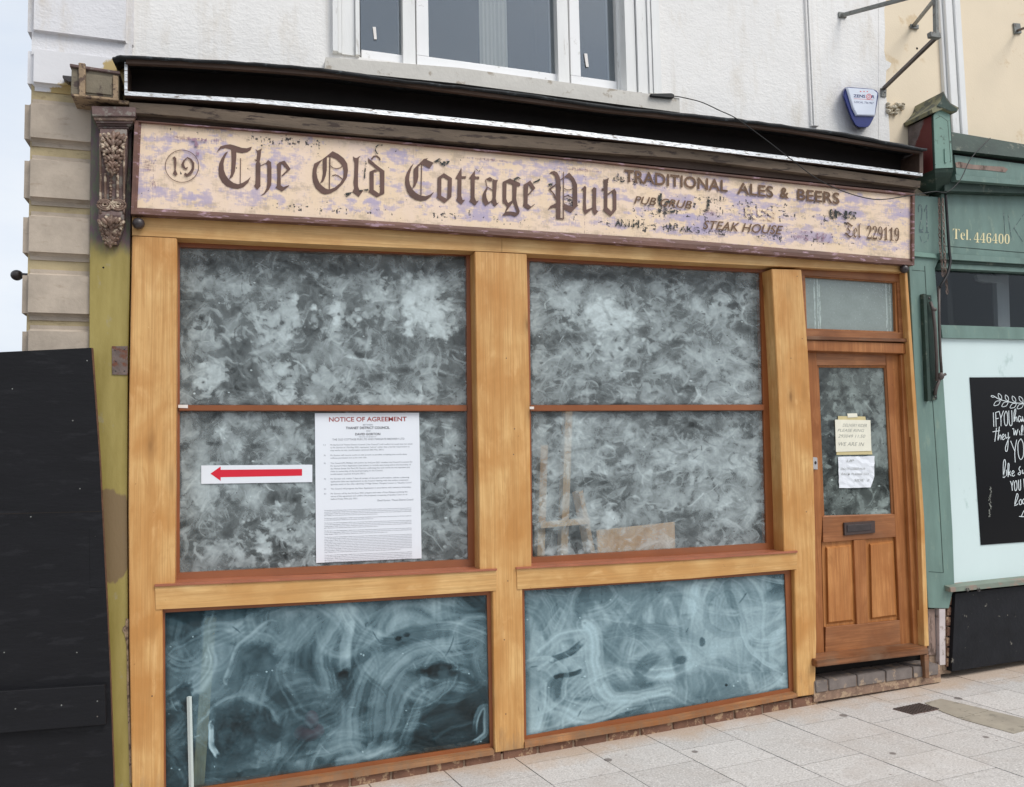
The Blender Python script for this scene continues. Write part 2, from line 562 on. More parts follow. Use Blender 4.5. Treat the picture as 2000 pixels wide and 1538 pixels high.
M['chalk'] = paint('chalk_white_print', srgb(214, 222, 224), 0.02, 3, 0.6, bump=0)
M['gold_letter'] = paint('pale_gold_lettering', srgb(226, 214, 168), 0.05, 3, 0.5, bump=0)
M['ghost_letter'] = paint('dark_letter_ghost', srgb(78, 96, 96), 0.3, 30, 0.6, srgb(130, 140, 136), 0.4, 40, 0.4)
M['brick'] = paint('red_brown_brick', srgb(116, 84, 68), 0.25, 12, 0.85, srgb(168, 140, 112), 0.4, 22, 0.5, 60)
M['blue_brick'] = paint('blue_grey_brick', srgb(116, 107, 102), 0.2, 12, 0.7, srgb(160, 140, 120), 0.35, 16, 0.4, 60)
M['mortar'] = paint('sandy_mortar', srgb(142, 122, 104), 0.2, 20, 0.9, bump=0.5)
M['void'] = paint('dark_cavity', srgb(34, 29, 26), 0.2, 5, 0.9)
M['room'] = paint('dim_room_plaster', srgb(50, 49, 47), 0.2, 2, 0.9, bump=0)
M['pine'] = wood('raw_pine', srgb(226, 192, 142), srgb(200, 156, 106), 'z', 0.6, knots=False)
M['red_bag'] = paint('red_fabric', srgb(120, 30, 36), 0.2, 12, 0.8)
M['curtain'] = paint('beige_curtain', srgb(226, 216, 198), 0.06, 6, 0.9, stretch=(8, 1, 0.3))
M['drain'] = paint('rusty_cast_iron', srgb(112, 90, 82), 0.2, 30, 0.6, srgb(70, 66, 62), 0.45, 40, 0.4, 80)
M['sill_green'] = paint('worn_green_sill_paint', srgb(118, 128, 116), 0.15, 10, 0.7, srgb(140, 124, 112), 0.45, 14, 0.3, 50, (0.5, 1, 1))
M['step_mortar'] = paint('stained_step_mortar', srgb(132, 108, 92), 0.3, 14, 0.9, srgb(168, 144, 120), 0.5, 18, 0.9, 40)
M['stick'] = paint('pale_grey_stick', srgb(196, 206, 202), 0.02, 4, 0.5, bump=0)
M['cement'] = paint('old_cement', srgb(196, 186, 166), 0.2, 20, 0.9, bump=0.4)
M['label'] = paint('white_sticker', srgb(226, 222, 218), 0.03, 5, 0.5, bump=0)

def olive_mat():
    n = NB('olive_green_paint')
    a = n.noise(n.coords((3, 1, 0.5)), 4, 6, 0.6)
    col = n.mix(n.ramp(a, (0.35, 0), (0.65, 1)), srgb(140, 124, 62), srgb(160, 144, 82))
    z = n.xyz()
    wn = n.noise(n.coords((4, 1, 1)), 6, 5, 0.6)
    # upper length still carries older plum and grey-green coats
    up = n.math('ADD', z[2], n.math('MULTIPLY', n.math('SUBTRACT', wn, 0.5), 0.12))
    col = n.mix(n.ramp(n.math('MULTIPLY', up, 0.25), (0.711, 0.0), (0.729, 1.0)), col, n.mix(n.ramp(n.noise(n.coords((5, 1, 2), (3, 3, 3)), 10, 6, 0.65), (0.42, 0), (0.58, 1)), srgb(92, 96, 74), srgb(98, 76, 82)))
    gs = n.noise(n.coords((2, 1, 1), (9, 4, 2)), 7, 6, 0.65)
    col = n.mix(n.ramp(gs, (0.6, 0.0), (0.66, 0.75)), col, srgb(150, 140, 112))
    # bare brown patch low down
    sx = n.math('SUBTRACT', z[0], W(215, 1040, 0.02).x)
    sz = n.math('SUBTRACT', z[2], W(215, 1048, 0.02).z)
    d = n.math('ADD', n.math('POWER', n.math('ABSOLUTE', n.math('MULTIPLY', sx, 9.0)), 2.0), n.math('POWER', n.math('ABSOLUTE', n.math('MULTIPLY', sz, 4.0)), 3.0))
    d = n.math('ADD', d, n.math('MULTIPLY', n.math('SUBTRACT', wn, 0.5), 0.9))
    col = n.mix(n.ramp(d, (0.78, 0.9), (0.9, 0.0)), col, srgb(120, 98, 72))
    n.bump(n.noise(n.coords((2, 1, 1)), 40, 5), 0.2, 0.004)
    return n.finish(col, 0.45, 0.45)
M['olive'] = olive_mat()

def hood_mat():
    n = NB('hood_flank_red_grey_paint')
    a = n.noise(n.coords((1, 1, 1)), 14, 6, 0.65)
    col = n.mix(n.ramp(a, (0.4, 0), (0.6, 1)), srgb(120, 108, 106), srgb(92, 82, 80))
    z = n.xyz()
    s = n.math('ADD', n.math('MULTIPLY', z[2], 3.0), n.math('MULTIPLY', z[1], 5.0))
    s0 = 3.0 * W(1795, 262, 0.0).z - 4.0 * 0.02
    col = n.mix(n.ramp(n.math('ADD', n.math('SUBTRACT', s, s0), n.math('MULTIPLY', n.math('SUBTRACT', a, 0.5), 0.5)), (0.0, 1.0), (0.06, 0.0)), col, srgb(96, 36, 34))
    n.bump(a, 0.4, 0.004)
    return n.finish(col, 0.6)
M['hood_side'] = hood_mat()

def stucco(name, c, dirt, patch=True):
    n = NB(name)
    v = n.coords()
    big = n.noise(v, 1.3, 4, 0.6)
    col = n.mix(n.ramp(big, (0.35, 0), (0.65, 1)), k(c, 0.95), k(c, 1.03))
    dn = n.noise(n.coords((1, 1, 0.35), (2, 7, 1)), 5, 7, 0.68)
    col = n.mix(n.ramp(dn, (0.52, 0.0), (0.72, 0.6)), col, dirt)
    rs = n.noise(n.coords((7, 7, 0.22), (4, 7, 1)), 2.4, 5, 0.6)
    col = n.mix(n.ramp(rs, (0.56, 0.0), (0.75, 0.4)), col, k(dirt, 0.9))
    cr = n.noise(n.coords((1, 1, 1.5), (4, 1, 8)), 26, 6, 0.7)
    col = n.mix(n.ramp(cr, (0.69, 0.0), (0.73, 0.7)), col, k(dirt, 0.72))
    a = n.noise(n.coords((1, 1, 1.8)), 22, 7, 0.62)
    b = n.voro(n.coords((1, 1, 1.6), (1, 1, 1)), 55)
    fl = n.ramp(n.noise(n.coords((1, 1, 1)), 9, 6, 0.7, 0.6), (0.5, 0.0), (0.52, 1.0))
    h = n.math('ADD', n.math('MULTIPLY', a, 1.3), n.math('MULTIPLY', b, 0.35))
    h = n.math('ADD', h, n.math('MULTIPLY', fl, 0.35))
    n.bump(h, 0.25, 0.012)
    return n.finish(col, 0.85, 0.2)
M['stucco'] = stucco('white_flaking_stucco', srgb(233, 231, 228), srgb(208, 199, 185))
M['quoin_white'] = stucco('white_painted_quoin', srgb(220, 219, 221), srgb(196, 182, 160))

def quoin_mat(name, c, c2):
    n = NB(name)
    a = n.noise(n.coords(), 6, 6, 0.6)
    col = n.mix(n.ramp(a, (0.38, 0), (0.62, 1)), k(c, 0.86), k(c, 1.1))
    b = n.noise(n.coords((1, 1, 3), (2, 2, 2)), 9, 6, 0.65)
    col = n.mix(n.ramp(b, (0.58, 0), (0.7, 0.55)), col, c2)
    n.bump(n.noise(n.coords(), 34, 6, 0.6), 0.35, 0.006)
    return n.finish(col, 0.8, 0.25)
M['quoin'] = quoin_mat('grey_brown_quoin_stone', srgb(176, 163, 148), srgb(144, 128, 110))
M['ochre'] = quoin_mat('ochre_washed_joint', srgb(178, 162, 128), srgb(112, 94, 70))

def quoin_half():
    n = NB('half_painted_quoin')
    a = n.noise(n.coords(), 7, 6, 0.65)
    z = n.xyz()
    s = n.math('ADD', n.math('MULTIPLY', n.math('SUBTRACT', z[0], W(150, 150, 0.05).x), 0.9), n.math('MULTIPLY', n.math('SUBTRACT', z[2], W(150, 150, 0.05).z), -1.6))
    s = n.math('ADD', s, n.math('MULTIPLY', n.math('SUBTRACT', a, 0.5), 0.35))
    col = n.mix(n.ramp(s, (-0.02, 0), (0.02, 1)), srgb(220, 219, 221), srgb(186, 164, 116))
    n.bump(a, 0.4, 0.008)
    return n.finish(col, 0.85, 0.2)
M['quoin_half'] = quoin_half()

def pane_mat(name, wash, tint, rough=0.03, refl=1.0, thin=None):
    """glass with whitewash smeared on it; the smears come from the pane's own 'wash' values"""
    n = NB(name)
    w = n.attr('wash')
    fine = n.noise(n.coords((1, 1, 1)), 70, 4, 0.6)
    w2 = n.math('MULTIPLY', w, n.math('ADD', 0.8, n.math('MULTIPLY', fine, 0.4)), True)
    dif = n.n('ShaderNodeBsdfDiffuse')
    if thin is None:
        dif.inputs['Color'].default_value = wash
    else:
        n.link(n.ramp(w, (0.15, thin), (0.62, wash)), dif.inputs['Color'])
    tr = n.n('ShaderNodeBsdfTransparent')
    tr.inputs['Color'].default_value = tint
    mx = n.n('ShaderNodeMixShader')
    n.link(w2, mx.inputs[0])
    n.link(tr.outputs[0], mx.inputs[1])
    n.link(dif.outputs[0], mx.inputs[2])
    gl = n.n('ShaderNodeBsdfGlossy')
    gl.inputs['Roughness'].default_value = rough
    m2 = n.n('ShaderNodeMixShader')
    n.link(n.fresnel(refl), m2.inputs[0])
    n.link(mx.outputs[0], m2.inputs[1])
    n.link(gl.outputs[0], m2.inputs[2])
    n.link(m2.outputs[0], n.out.inputs['Surface'])
    return n.m
M['pane_grey'] = pane_mat('whitewashed_glass', srgb(200, 213, 215), (0.8, 0.82, 0.84, 1), 0.03, 0.5)
M['pane_teal'] = pane_mat('blue_smeared_glass', srgb(176, 203, 211), (0.42, 0.54, 0.6, 1), 0.03, 0.6, srgb(122, 166, 182))
M['pane_frost'] = pane_mat('misted_glass', srgb(172, 186, 182), (0.5, 0.55, 0.55, 1), 0.1)

def clear_glass(name, tint, refl=1.0):
    n = NB(name)
    tr = n.n('ShaderNodeBsdfTransparent')
    tr.inputs['Color'].default_value = tint
    gl = n.n('ShaderNodeBsdfGlossy')
    gl.inputs['Roughness'].default_value = 0.01
    gl.inputs['Color'].default_value = (0.86, 0.93, 1.0, 1)
    m2 = n.n('ShaderNodeMixShader')
    n.link(n.fresnel(refl), m2.inputs[0])
    n.link(tr.outputs[0], m2.inputs[1])
    n.link(gl.outputs[0], m2.inputs[2])
    n.link(m2.outputs[0], n.out.inputs['Surface'])
    return n.m
M['glass_dark'] = clear_glass('shop_transom_glass', (0.7, 0.72, 0.73, 1), 0.45)
M['glass'] = clear_glass('clear_glass', (0.8, 0.83, 0.85, 1), 2.7)

def sign_mat():
    n = NB('peeling_cream_sign_paint')
    a = n.noise(n.coords((2, 1, 1)), 3, 5, 0.6)
    col = n.mix(n.ramp(a, (0.35, 0), (0.65, 1)), srgb(230, 205, 174), srgb(232, 208, 188))
    fh = n.noise(n.coords((14, 1, 60), (1, 0, 3)), 2.2, 6, 0.7)
    fv = n.noise(n.coords((60, 1, 12), (5, 0, 3)), 2.0, 6, 0.7)
    fine = n.math('ADD', n.math('MULTIPLY', fh, 0.5), n.math('MULTIPLY', fv, 0.5))
    fd = n.math('SUBTRACT', fine, 0.5)
    g = n.math('ADD', n.attr('grey'), n.math('MULTIPLY', fd, 2.2))
    col = n.mix(n.ramp(g, (0.34, 0), (0.8, 0.75)), col, srgb(186, 166, 144))
    lv = n.math('ADD', n.attr('lav'), n.math('MULTIPLY', fd, 1.5))
    col = n.mix(n.ramp(lv, (0.36, 0), (0.56, 0.55), (0.85, 0.9)), col, n.mix(n.ramp(a, (0.4, 0), (0.6, 1)), srgb(170, 160, 188), srgb(180, 166, 184)))
    pl = n.math('ADD', n.attr('plum'), n.math('MULTIPLY', fd, 2.0))
    col = n.mix(n.ramp(pl, (0.45, 0), (0.75, 0.75)), col, srgb(124, 88, 98))
    dk = n.math('ADD', n.attr('flake'), n.math('MULTIPLY', n.math('SUBTRACT', n.noise(n.coords((1, 1, 1), (3, 3, 3)), 120, 3, 0.6), 0.5), 1.3))
    col = n.mix(n.ramp(dk, (0.5, 0), (0.58, 0.95)), col, srgb(58, 56, 58))
    n.bump(n.math('ADD', n.attr('lav'), n.math('MULTIPLY', fine, 0.8)), 0.3, 0.003)
    return n.finish(col, 0.55, 0.3)
M['sign'] = sign_mat()

def letter_mat(name, c, thr=0.66, scale=26):
    n = NB(name)
    a = n.noise(n.coords((1, 1, 1)), scale, 7, 0.7)
    b = n.noise(n.coords((1, 1, 1), (7, 7, 7)), 9, 4, 0.5)
    col = n.mix(n.ramp(b, (0.35, 0), (0.65, 1)), k(c, 0.85), k(c, 1.2))
    n.finish(col, 0.5, 0.3)
    tr = n.n('ShaderNodeBsdfTransparent')
    mx = n.n('ShaderNodeMixShader')
    n.link(n.ramp(a, (thr, 0.0), (thr + 0.02, 1.0)), mx.inputs[0])
    n.link(n.b.outputs[0], mx.inputs[1])
    n.link(tr.outputs[0], mx.inputs[2])
    n.link(mx.outputs[0], n.out.inputs['Surface'])
    return n.m
M['letter'] = letter_mat('worn_brown_lettering', srgb(98, 74, 66), 0.67)
M['letter_worn'] = letter_mat('worn_dark_lettering', srgb(104, 78, 58), 0.64, 40)
M['letter_black'] = letter_mat('flaked_black_lettering', srgb(46, 50, 48), 0.52, 60)
M['letter_cream'] = letter_mat('faded_cream_lettering', srgb(228, 205, 176), 0.5, 34)
M['letter_plum'] = letter_mat('faded_plum_lettering', srgb(150, 120, 136), 0.47, 46)

def paving_mat():
    n = NB('granite_speckled_paving')
    sh = n.attr('shade')
    base = n.mix(sh, srgb(186, 182, 178), srgb(198, 194, 190))
    sp = n.noise(n.coords((1, 1, 1)), 95, 3, 0.75)
    col = n.mix(n.ramp(sp, (0.35, 0.6), (0.46, 0.0)), base, srgb(132, 125, 121))
    col = n.mix(n.ramp(sp, (0.55, 0.0), (0.66, 0.6)), col, srgb(234, 230, 227))
    st = n.noise(n.coords((1, 1, 1), (3, 1, 2)), 2.6, 6, 0.65)
    col = n.mix(n.ramp(st, (0.5, 0), (0.72, 0.4)), col, srgb(168, 156, 146))
    # brown run-off staining along the foot of the shopfront
    y = n.xyz()[1]
    e = n.math('ADD', n.math('MULTIPLY', y, 2.6), n.math('MULTIPLY', n.noise(n.coords((1, 1, 1), (1, 9, 3)), 3.5, 6, 0.65), 1.6))
    col = n.mix(n.ramp(e, (0.25, 0), (0.75, 0.6)), col, srgb(180, 152, 124))
    gum = n.voro(n.coords((1, 1.0, 1), (0.35, 0.1, 0)), 3.0)
    col = n.mix(n.ramp(gum, (0.07, 0.85), (0.085, 0.0)), col, srgb(110, 102, 98))
    gum2 = n.voro(n.coords((1, 1.0, 1), (4.35, 2.1, 0)), 5.3)
    col = n.mix(n.ramp(gum2, (0.035, 0.7), (0.05, 0.0)), col, srgb(126, 114, 108))
    n.bump(n.noise(n.coords(), 120, 4), 0.25, 0.003)
    return n.finish(col, 0.8, 0.3)
M['paving'] = paving_mat()
M['joint'] = paint('dirty_joint', srgb(88, 80, 72), 0.25, 20, 0.95)
M['asphalt'] = paint('asphalt', (0.05, 0.05, 0.052, 1), 0.2, 30, 0.9)
M['green_slab'] = paint('worn_sandstone_slab', srgb(158, 150, 136), 0.12, 8, 0.85, srgb(134, 128, 116), 0.35, 14, 0.3, 60)

# ------------------------------------------------------------------ ground
def ground():
    bm = new()
    n = 0
    for (x0, x1, y0, y1) in ((-60, 60, -60, 60),):
        bm.faces.new([bm.verts.new((x, y, gz(x, y) - 0.007)) for x, y in ((x0, y0), (x1, y0), (x1, y1), (x0, y1))])
    o = obj('ground', bm, M['joint'])
    o['kind'] = 'structure'
    bm = new()
    sh = bm.faces.layers.float.new('shade')
    sk = -0.155
    phase = [-0.14, -0.285, -0.435, -0.26, -0.41]
    pit = 0.4165
    for c in range(-16, 22):
        xa = 1.95 + pit * c
        ph = phase[c % 5]
        for r in range(-18, 2):
            yt = min(ph + 0.305 * (r + 1), 0.3)
            yb = ph + 0.305 * r
            if yt - yb < 0.03:
                continue
            g = 0.0031
            zj = rnd.uniform(-0.0012, 0.0012)
            f = []
            for (xx, yy) in ((xa + g, yb + g), (xa + pit - g, yb + g), (xa + pit - g, yt - g), (xa + g, yt - g)):
                X = xx + sk * yy
                f.append(Vector((X, yy, gz(X, yy) + zj)))
            a = [bm.verts.new(p) for p in f]
            b = [bm.verts.new(p - Vector((0, 0, 0.03))) for p in f]
            fs = [bm.faces.new(a)]
            for i in range(4):
                j = (i + 1) % 4
                fs.append(bm.faces.new((a[i], b[i], b[j], a[j])))
            v = rnd.random()
            for q in fs:
                q[sh] = v
    o = obj('pavement', bm, M['paving'])
    o['kind'] = 'structure'
    bm = new()
    bm.faces.new([bm.verts.new((x, y, gz(x, y) - 0.0035)) for x, y in ((-60, -60), (60, -60), (60, -5.8), (-60, -5.8))])
    o = obj('road', bm, M['asphalt'])
    o['kind'] = 'structure'
    def GP(u, v, lift):
        d = ray(u, v)
        t = (gz(CAM.x, CAM.y) - CAM.z) / (d.z - GX * d.x - GY * d.y)
        p = CAM + d * t
        return Vector((p.x, p.y, p.z + lift))
    # two worn sandstone slabs beside the drain cover
    for i, q in enumerate((((1806, 1374), (1838, 1366), (1931, 1388), (1874, 1404), (1840, 1391)), ((1876, 1405), (1933, 1389), (2046, 1416), (1980, 1434)))):
        bm = new()
        top = [GP(u, v, 0.004) for u, v in q]
        poly_prism(bm, top, [p - Vector((0, 0, 0.02)) for p in top])
        tag(obj('worn_slab', bm, M['green_slab']), ('smaller greenish worn slab touching the rusty drain cover', 'larger grey brown worn slab at the right edge of the pavement')[i], 'paving slab', 'worn slabs beside the drain')
    q = [(1743, 1386), (1796, 1375), (1836, 1386), (1783, 1397)]
    t = thing('drain_cover', 'small rusty iron drain cover set into the pale pavement', 'drain cover', GP(1790, 1386, 0))
    c = [GP(u, v, 0.003) for u, v in q]
    bm = new()
    poly_prism(bm, c, [p - Vector((0, 0, 0.03)) for p in c])
    obj('plate', bm, M['drain'], t)
    bm = new()
    for i in range(9):
        for j in range(9):
            a, b = (i + 0.18) / 9, (j + 0.18) / 9
            a2, b2 = (i + 0.82) / 9, (j + 0.82) / 9
            def P(s, r):
                return (c[0] * (1 - s) + c[1] * s) * (1 - r) + (c[3] * (1 - s) + c[2] * s) * r + Vector((0, 0, 0.005))
            top = [P(a, b), P(a2, b), P(a2, b2), P(a, b2)]
            poly_prism(bm, top, [p - Vector((0, 0, 0.006)) for p in top])
    obj('tread_studs', bm, M['steel_dark'], t)
ground()

# ------------------------------------------------------------------ pub building: wall, quoins, upper window
YW = 0.10
XL = W(45, 340, 0.05).x
ZT = 6.6
XR = W(1727, 120, YW).x
pub = thing('pub_building', 'white rendered pub building with grey corner quoins over an oak shopfront', 'building', (0, 1.5, 0))
wz = {}
win_x0 = W(704, 104, 0.2).x - 0.02
win_x1 = W(1226, 178, 0.2).x + 0.02
sill_z = W(900, 135, 0.2).z - 0.06
ztop_shop = W(900, 380, YW).z
bm = new()
box(bm, XL + 0.03, win_x0, YW, 0.4, ztop_shop, ZT)
box(bm, win_x1, XR, YW, 0.4, ztop_shop, ZT)
box(bm, win_x0, win_x1, YW, 0.4, ztop_shop, sill_z)
box(bm, win_x0, win_x1, YW, 0.4, sill_z + 2.0, ZT)
obj('wall', bm, M['stucco'], pub)
bm = new()
box(bm, XL + 0.03, XL + 0.35, 0.4, 6.0, -0.1, ZT)      # flank
box(bm, XL + 0.35, XR, 5.7, 6.0, -0.1, ZT)             # rear
box(bm, XL + 0.03, XR, 0.06, 6.0, ZT, ZT + 0.15)       # roof slab
obj('rear_wall', bm, M['stucco'], pub)
bm = new()
box(bm, XL + 0.022, W(262, 300, 0.075).x, 0.085, 0.39, -0.1, ztop_shop)
_zb = W(110, 86, .045).z
box(bm, XL + 0.022, W(262, 300, 0.075).x, 0.085, YW - 0.002, ztop_shop + 0.0005, _zb - 0.06)
obj('quoin_bed', bm, M['ochre'], pub)
bm = new()
box(bm, XL + 0.022, W(258, 70, 0.075).x, 0.070, 0.12, _zb - 0.0595, ZT)
obj('quoin_bed', bm, M['quoin_white'], pub)
zq = [(W(110, 72, .045).z, None), (W(110, 173, .045).z, W(110, 92, .045).z), (W(110, 281, .045).z, W(110, 197, .045).z), (W(110, 396, .045).z, W(110, 306, .045).z), (W(110, 503, .045).z, W(110, 416, .045).z), (W(110, 621, .045).z, W(110, 529, .045).z)]
pitch = 0.315
z = zq[-1][0] - 0.045
while z > 0.2:
    zq.append((z - 0.27, z))
    z -= pitch
for i, (z0, z1) in enumerate(zq):
    if z1 is None:
        z1 = z0 + 0.30
    bm = new()
    xr = W(259, 70, .045).x if i == 0 else (W(266, 130, .045).x if i == 1 else W(230, 300, .045).x)
    dx = rnd.uniform(-0.008, 0.008)
    box(bm, XL + dx, xr, 0.045, 0.39, z0 - 0.010, z1 + 0.010, 0.034, 3)
    obj('quoin', bm, M['quoin_white'] if i == 0 else (M['quoin_half'] if i == 1 else M['quoin']), pub)
z = zq[0][0] + 0.345
while z < ZT - 0.3:
    bm = new()
    box(bm, XL, W(259, 70, .045).x, 0.045, 0.39, z, z + 0.30, 0.022, 2)
    obj('quoin', bm, M['quoin_white'], pub)
    z += 0.345
# raised strip and its hopper lump right of the window
bm = new()
xa, xb = W(1581, 150, 0.08).x, W(1594, 150, 0.08).x
box(bm, xa, xa + 0.012, 0.082, YW + 0.01, W(1590, 246, .08).z, ZT - 0.01)
box(bm, xa + 0.016, xb, 0.072, YW + 0.01, W(1590, 246, .08).z, ZT - 0.01)
obj('wall_strip', bm, M['stucco'], pub)
# cement repair where the cable enters, lumps on the blind top
# upper window
def upper_window():
    YS = 0.2
    wf = new()
    # moulded architrave either side
    for (a, b, yf) in ((650, 660, .06), (661, 668, .075), (669, 694, .088), (695, 703, .07)):
        box(wf, W(a, 105, .07).x, W(b, 105, .07).x, yf, 0.3, sill_z, sill_z + 2.1)
    for (a, b, yf) in ((1227, 1246, .085), (1248, 1254, .07), (1255, 1268, .078), (1269, 1275, .066), (1276, 1291, .058)):
        box(wf, W(a, 178, .07).x, W(b, 178, .07).x, yf, 0.3, sill_z, sill_z + 2.1)
    xa, xb = W(704, 105, .07).x, W(1226, 178, .07).x
    box(wf, xa, xb, 0.06, 0.3, sill_z + 2.0, sill_z + 2.1)
    win = obj('window', wf, M['white_dull'], pub)
    # reveal lining and mullions
    bm = new()
    box(bm, W(1203, 160, YS).x, W(1228, 178, YS).x, 0.17, 0.32, sill_z, sill_z + 2.0)
    box(bm, W(787, 110, .16).x, W(811, 110, .16).x, 0.15, 0.30, sill_z, sill_z + 2.0)
    box(bm, W(1090, 150, .16).x, W(1111, 150, .16).x, 0.15, 0.30, sill_z, sill_z + 2.0)
    obj('mullion', bm, M['white_dull'], win)
    panes = [((704, 786.5), 102, 109, 0, 0), ((812, 1089), 113, 146, 24, 0), ((1112, 1203), 152, 160, 20, 0)]
    for (ua, ub), va, vb, sl, sr in panes:
        bm = new()
        xa, xb = W(ua, va, YS).x + 0.003, W(ub, vb, YS).x - 0.003
        zb = (W(ua, va, YS).z + W(ub, vb, YS).z) / 2
        z0 = sill_z + 0.03
        s1 = W(ua + sl + 0.5, va, YS).x
        box(bm, xa, xb, 0.18, 0.235, z0, zb, 0.003)                       # bottom rail
        obj('sash', bm, M['white_gloss'], win)
        bm = new()
        if sl:
            box(bm, xa, s1, 0.181, 0.235, zb + 0.001, sill_z + 1.95, 0.003)
        box(bm, xa if not sl else s1 + 0.001, xb, 0.18, 0.235, sill_z + 1.88, sill_z + 1.95)
        obj('sash', bm, M['white_gloss'], win)
        bm = new()
        x0 = s1 if sl else xa
        box(bm, x0, xb, 0.21, 0.214, zb, sill_z + 1.88)
        obj('pane', bm, M['glass'], win)
    # scraps of white tape left on the glass
    for (u, v0, v1, dx) in ((731, 53, 77, 4), (1144, 105, 131, 6)):
        bm = new()
        prism(bm, [(u - 3, v0), (u + 3, v0), (u + 3 + dx * .5, v1), (u - 2 + dx * .5, v1)], 0.203, 0.207)
        obj('tape_scrap', bm, M['label'], win)
    bm = new()
    top = [(636, 112), (900, 133), (1327, 192)]
    bot = [(634, 137), (900, 164), (1328, 220)]
    band(bm, top, bot, 0.03, 0.32)
    obj('sill', bm, M['stone_sill'], win)
    bm = new()
    band(bm, [(704, 122), (900, 146), (1228, 181)], [(704, 130), (900, 150), (1228, 190)], 0.1, 0.3)
    obj('sill_riser', bm, M['white_dull'], win)
upper_window()
# dim room behind the upper window
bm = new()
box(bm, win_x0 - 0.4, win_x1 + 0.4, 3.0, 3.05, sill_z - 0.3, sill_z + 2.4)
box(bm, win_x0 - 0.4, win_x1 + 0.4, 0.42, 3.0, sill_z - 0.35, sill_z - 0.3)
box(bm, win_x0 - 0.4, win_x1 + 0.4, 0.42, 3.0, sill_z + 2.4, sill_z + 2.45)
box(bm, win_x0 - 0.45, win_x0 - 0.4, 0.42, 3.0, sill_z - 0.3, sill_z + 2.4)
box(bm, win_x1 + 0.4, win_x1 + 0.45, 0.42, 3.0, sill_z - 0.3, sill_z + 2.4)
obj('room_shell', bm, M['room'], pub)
def curtain(u0, u1, y, m, label):
    bm = new()
    xa, xb = W(u0, 130, y).x, W(u1, 130, y).x
    n = 40
    vs = []
    for i in range(n + 1):
        x = xa + (xb - xa) * i / n
        yy = y + 0.006 * math.sin(i * 1.1) + 0.003 * math.sin(i * 2.7)
        vs.append((bm.verts.new((x, yy, sill_z - 0.2)), bm.verts.new((x, yy, sill_z + 2.0)), bm.verts.new((x, yy + 0.01, sill_z - 0.2)), bm.verts.new((x, yy + 0.01, sill_z + 2.0))))
    for i in range(n):
        bm.faces.new((vs[i][0], vs[i + 1][0], vs[i + 1][1], vs[i][1]))
        bm.faces.new((vs[i][2], vs[i][3], vs[i + 1][3], vs[i + 1][2]))
    for i in (0, n):
        bm.faces.new((vs[i][0], vs[i][1], vs[i][3], vs[i][2]))
    tag(obj('curtain', bm, m, None, True), label, 'curtain')
curtain(938, 992, 0.42, M['curtain'], 'pale beige curtain hanging behind the middle pane of the upper window')

# ------------------------------------------------------------------ shopfront
shop = thing('shopfront', 'honey coloured oak shopfront with whitewashed windows and a half glazed door', 'shopfront', (1.6, 0.0, 0.0))
def post(px):
    bm = new()
    prism(bm, px, 0.0, 0.14, 0.004, 2)
    return obj('post', bm, M['oak_v'], shop)
post([(258, 461), (345.8, 465), (344, 800), (341.5, 1165), (317, 1165), (320, 1540), (321, 1575), (260, 1575), (257.5, 1538), (252.5, 1250), (251, 1000), (252, 800)])
post([(927.3, 491), (1029, 496), (1034.5, 760), (1038.5, 1130), (1020, 1130), (1024.5, 1462), (966.8, 1471), (961.5, 1135), (937, 1135), (936.3, 1000), (931, 760)])
post([(1507, 525.6), (1565.5, 527), (1578, 682), (1589, 900), (1592.5, 1040), (1595, 1250), (1592, 1357), (1556.6, 1362), (1551, 1095), (1531, 1095), (1529, 1000), (1519, 740)])
bm = new()
prism(bm, [(1767, 533), (1772.5, 533), (1790.5, 790), (1805.5, 1010), (1815, 1262), (1806, 1263), (1798, 1010), (1783, 790)], 0.0, 0.14, 0.003)
obj('post', bm, M['oak_v'], shop)
bm = new()
band(bm, [(258, 424), (610, 440), (980, 462)], [(258, 460), (610, 477), (980, 492.5)], 0.001, 0.145)
obj('header', bm, M['oak_h'], shop)
bm = new()
band(bm, [(980.6, 462), (1350, 482), (1772, 514)], [(980.6, 492.5), (1350, 512.5), (1772, 532.5)], 0.0, 0.145)
obj('header', bm, M['oak_h'], shop)
for t_, b_ in (([(303, 1146.5), (650, 1131), (970, 1115)], [(304.5, 1191), (650, 1174), (969.6, 1154)]), ([(1009.5, 1112.5), (1350, 1094), (1557, 1080)], [(1010.5, 1151.5), (1350, 1130), (1557, 1112)])):
    bm = new()
    band(bm, t_, b_, -0.005, 0.10)
    obj('sill_rail', bm, M['oak_h'], shop)
# metal sills lying on the rails
for a, b in (([(302, 1142), (650, 1127), (971, 1111)], [(302, 1146.3), (650, 1130.8), (971, 1114.8)]), ([(1008.5, 1108.5), (1350, 1090), (1558, 1076)], [(1008.5, 1112.3), (1350, 1093.8), (1558, 1079.8)])):
    bm = new()
    f = [W(u, v, -0.014) for u, v in a]
    g = [W(u, v, -0.014) for u, v in b]
    vs = []
    for i, (p, q) in enumerate(zip(f, g)):
        ins = (0.115 if i == 0 else (-0.105 if i == len(f) - 1 else 0)) * 0
        vs.append([bm.verts.new(p), bm.verts.new(q), bm.verts.new((q.x + ins, 0.134, q.z + 0.0)), bm.verts.new((p.x + ins, 0.134, p.z + 0.004))])
    for i in range(len(vs) - 1):
        for c in range(4):
            d = (c + 1) % 4
            bm.faces.new((vs[i][c], vs[i][d], vs[i + 1][d], vs[i + 1][c]))
    bm.faces.new(vs[0]); bm.faces.new(list(reversed(vs[-1])))
    obj('metal_sill', bm, M['alu_sill'], shop)
